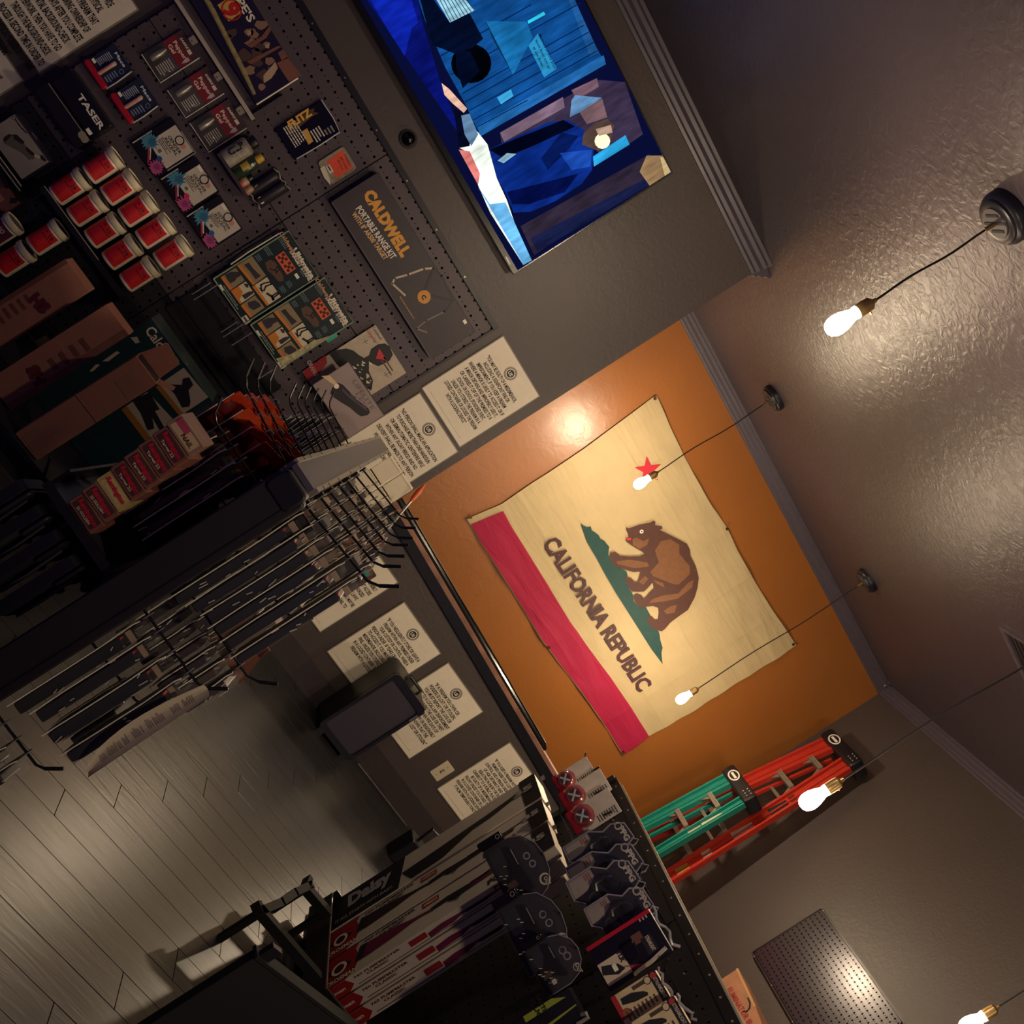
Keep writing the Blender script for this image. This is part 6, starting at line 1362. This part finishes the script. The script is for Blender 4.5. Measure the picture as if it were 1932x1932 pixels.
# ---------------------------------------------------------------- ladders leaning on the right wall
def ladder(label, X0, lean, n_in, n_out, f_in, f_out, ztop, col, steps, capf, lab_parts, name='step_ladder'):
    """rails from pixel pairs on the slanted plane X = X0 + lean*z"""
    pl_ = lambda px: WP(px[0], px[1], (X0, 0, 0), (1, 0, -lean))
    def ln(pp):
        a, b = pl_(pp[0]), pl_(pp[1]); k = (b.y-a.y)/(b.z-a.z); return lambda z: a.y + k*(z-a.z)
    ni, no, fi, fo = ln(n_in), ln(n_out), ln(f_in), ln(f_out)
    Y0 = ni(0); an = math.atan(lean); cs = math.cos(an)
    o = root(name, label, 'ladder', (X0, Y0, 0), (-an, 0, -math.pi/2), 'step ladders leaning on the right wall')
    X = lambda f, z: -(f(z)-Y0)
    H_ = ztop/cs; mr = mat(col, .35, noise=.08); md = mat(col, .5, noise=.15)
    for (f0, f1) in ((ni, no), (fi, fo)):
        q0 = sorted((X(f0, 0), X(f1, 0))); q1 = sorted((X(f0, ztop), X(f1, ztop)))
        def quad(a, b): return [(q0[0]*(1-a)+q0[1]*a, 0), (q0[0]*(1-b)+q0[1]*b, 0), (q1[0]*(1-b)+q1[1]*b, H_), (q1[0]*(1-a)+q1[1]*a, H_)]
        rl = part('rail', MB().prism(quad(.12, .88), .012, .022), md, o)
        part('flange', MB().prism(quad(0, .14), -.012, .028), mr, rl); part('flange', MB().prism(quad(.86, 1), -.012, .028), mr, rl); part('rib', MB().prism(quad(.46, .54), .004, .013), mr, rl)
    alu = mat('8f8a82', .3, .6, noise=.15)
    for k, z in enumerate(steps):
        xa, xb_ = sorted((X(ni, z), X(fi, z))); v = z/cs
        sp_ = part('step', MB().box(xa, xb_, -.03, .03, v-.016, v+.016), alu, o)
        for s, xx in ((1, xa), (-1, xb_)): part('gusset', MB().prism(ccw([(xx, v-.075), (xx+s*.04, v-.010), (xx, v-.010)]), -.006, .0), alu, sp_)
        part('tread', MB().box(xa, xb_, -.034, .032, v+.015, v+.018), mat('b0a89a', .35, .5), sp_)
    # rear frame
    for f, s in ((ni, 1), (fi, -1)):
        xa, xb_ = X(f, 0) , X(f, ztop)
        rr_ = part('rear_rail', MB().prism(ccw([(xa-.012, 0), (xa+.012, 0), (xb_+.012, H_*.98), (xb_-.012, H_*.98)]), .060, .085), md, o)
    for k, z in enumerate(steps[::2]):
        xa, xb_ = sorted((X(ni, z-.1), X(fi, z-.1))); part('rear_brace', MB().box(xa, xb_, .062, .072, (z-.1)/cs-.012, (z-.1)/cs+.012), alu, o)
    xa, xb_ = sorted((X(no, ztop), X(fo, ztop)))
    cp = part('top_cap', MB().prism(rr(xa-.015, xb_+.015, H_-.015, H_+capf, .02), -.04, .095, .008), mat('15141c', .35), o, True)
    xm = xa + (xb_-xa)*.28; lg = MB(); vs_ = []
    for i in range(24): 
        t = 6.2832*i/24; vs_ += [(xm+.052*math.cos(t), -.0412, H_+capf*.45+.030*math.sin(t)), (xm+.066*math.cos(t), -.0412, H_+capf*.45+.040*math.sin(t))]
    part('oval_logo', lg.add(vs_, [(2*i, 2*i+1, 2*((i+1)%24)+1, 2*((i+1)%24)) for i in range(24)]), mat('d8d4cc', .4), cp); part('logo_bar', MB().flat([(xm-.04,H_+capf*.45-.009),(xm+.04,H_+capf*.45-.009),(xm+.04,H_+capf*.45+.009),(xm-.04,H_+capf*.45+.009)], -.0412), mat('d8d4cc', .4), cp)
    for i in range(6): part('cap_bolt', MB().lathe([(.006,-.045),(.006,-.040)], (xb_-.02-.03*(i%3), 0, H_+capf*(.3+.4*(i//3))), 8, 'y'), mat('b8b0a4', .25, .7), cp)
    for (z, hgt, lc, f, nm_) in lab_parts:
        xi, xo = sorted((X(ni, z), X(no, z))); xo2 = xi + (xo-xi)*.80; xi2 = xi + (xo-xi)*.20
        part(nm_, MB().flat([(xi2, z/cs-hgt/2), (xo2, z/cs-hgt/2), (xo2, z/cs+hgt/2), (xi2, z/cs+hgt/2)], .0105), mat(lc, .45), o)
    return o
ladder('tall orange-red step ladder leaning on the right wall', 4.88, .09, ((1593,1427),(1259,1642)), ((1614,1446),(1273,1662)), ((1572,1414),(1352,1513)), ((1557,1391),(1349,1491)), 2.45, 'b02c1e',
       [.28,.58,.87,1.16,1.45,1.74,2.02,2.27], .085, [(1.06,.10,'a08a3a',0,'warning_label'), (1.26,.07,'b0a89c',0,'white_label'), (1.56,.17,'a89c94',0,'white_label'), (1.86,.15,'17151c',0,'oval_badge'), (1.98,.05,'5a1a18',0,'red_label')])
ladder('short green step ladder standing in front of the tall orange-red one', 4.66, .10, ((1350,1532),(1238,1600)), ((1360,1545),(1245,1613)), ((1326,1508),(1222,1562)), ((1316,1489),(1212,1546)), 1.68, '157a6c',
       [.36,.66,.96,1.24,1.50], .085, [(1.28,.10,'b0a894',0,'white_label'), (1.42,.16,'c0b8a4',0,'white_label')])

# ---------------------------------------------------------------- small things along the back wall
q0, q1, q2 = FB.at(815, 1453, .0), FB.at(852, 1455, .0), FB.at(834, 1454, .0)
o = root('switch_plate', 'cream light switch plate under the signs', 'switch', FB.pos(q2[0], q2[1]-.057, .007))
part('plate', MB().prism(rr(-.038,.038,0,.115,.006), 0, .007, .002), mat('c9bda2', .4, noise=.04), o); part('toggle', MB().box(-.005,.005,-.008,0,.05,.066), mat('b0a488', .35), o); part('toggle_slot', MB().flat([(-.008,.044),(.008,.044),(.008,.072),(-.008,.072)], -.0006), mat('7a705c', .4), o)
for zz in (.022, .093): part('screw', MB().lathe([(.003,-.001),(.003,0)], (0,0,zz), 8, 'y'), mat('6a6252', .3, .6), o)
a, b2, c2_ = W(595,1365,'Y',4.76), W(790,1345,'Y',4.76), W(757,1268,'Y',4.76)
x0_, x1_ = a.x, W(795,1345,'Y',4.76).x; zt_ = W(757,1268,'Y',4.76).z
x0_, x1_ = W(600,1368,'Y',4.76).x-.01, W(643,1440,'Y',4.76).x+.012
o = root('black_case', 'upright black case with a rounded rim and recessed face, on the floor', 'case', ((x0_+x1_)/2, 4.76, 0)); hw2 = (x1_-x0_)/2
zt_ = (W(760,1266,'Y',4.76).z + W(795,1340,'Y',4.76).z)/2
part('case_body', MB().prism(rr(-hw2, hw2, .022, zt_, .03, 5), 0, .20, .012), mat('14131a', .38), o, True)
rim = MB(); ro, ri = rr(-hw2, hw2, .022, zt_, .03, 5), rr(-hw2+.018, hw2-.018, .055, zt_-.04, .02, 5); n_ = len(ro)
rim.add([(x,-.012,z) for x,z in ro] + [(x,-.012,z) for x,z in ri] + [(x,.006,z) for x,z in ro] + [(x,.006,z) for x,z in ri], [f for i in range(n_) for j in ((i+1)%n_,) for f in ((i,j,n_+j,n_+i),(2*n_+i,2*n_+j,j,i),(n_+i,n_+j,3*n_+j,3*n_+i))])
part('rim', rim, mat('1b1922', .3), o, True); part('recessed_face', MB().flat(rr(-hw2+.016, hw2-.016, .053, zt_-.038, .02, 5), -.0015), mat('332e3a', .5, noise=.05), o)
part('handle', MB().tube([(-.05,.06,zt_-.004),(-.05,.06,zt_+.025),(.05,.06,zt_+.025),(.05,.06,zt_-.004)], .009, 8), mat('121118', .35), o, True)
part('latch', MB().box(hw2-.018, hw2-.004, -.016, -.011, zt_*.80, zt_*.90), mat('5a5660', .3), o)
for s in (-1, 1): part('foot', MB().box(s*hw2*.7-.02, s*hw2*.7+.02, -.01, .18, 0, .024), blk(.5), o)
c_ = W(746, 1607, 'Y', 4.5)
c_ = W(748, 1636, 'Z', 0)
o = root('charger_box', 'small black box with a wire handle on the floor by the wall', 'box', (c_.x, c_.y, 0))
part('box_body', MB().prism(rr(-.075, .075, 0, .15, .01), 0, .10, .006), mat('0d0c13', .4), o); part('handle', MB().tube([(-.03,.05,.15),(-.04,.05,.24),(.06,.05,.25),(.07,.05,.15)], .008, 8), mat('0d0c13', .35), o, True); part('clip', MB().box(.08,.13,.02,.06,.0,.05), mat('3a3230', .4), o)
p_ = [W(*t_, 'Y', 4.93) for t_ in ((648,1457),(672,1490),(700,1520),(730,1545),(752,1566))]
part('cord', MB().tube([(v.x-c_.x, v.y-c_.y, max(.01, v.z)) for v in p_], .0045, 6), mat('4a4444', .5), o, True)
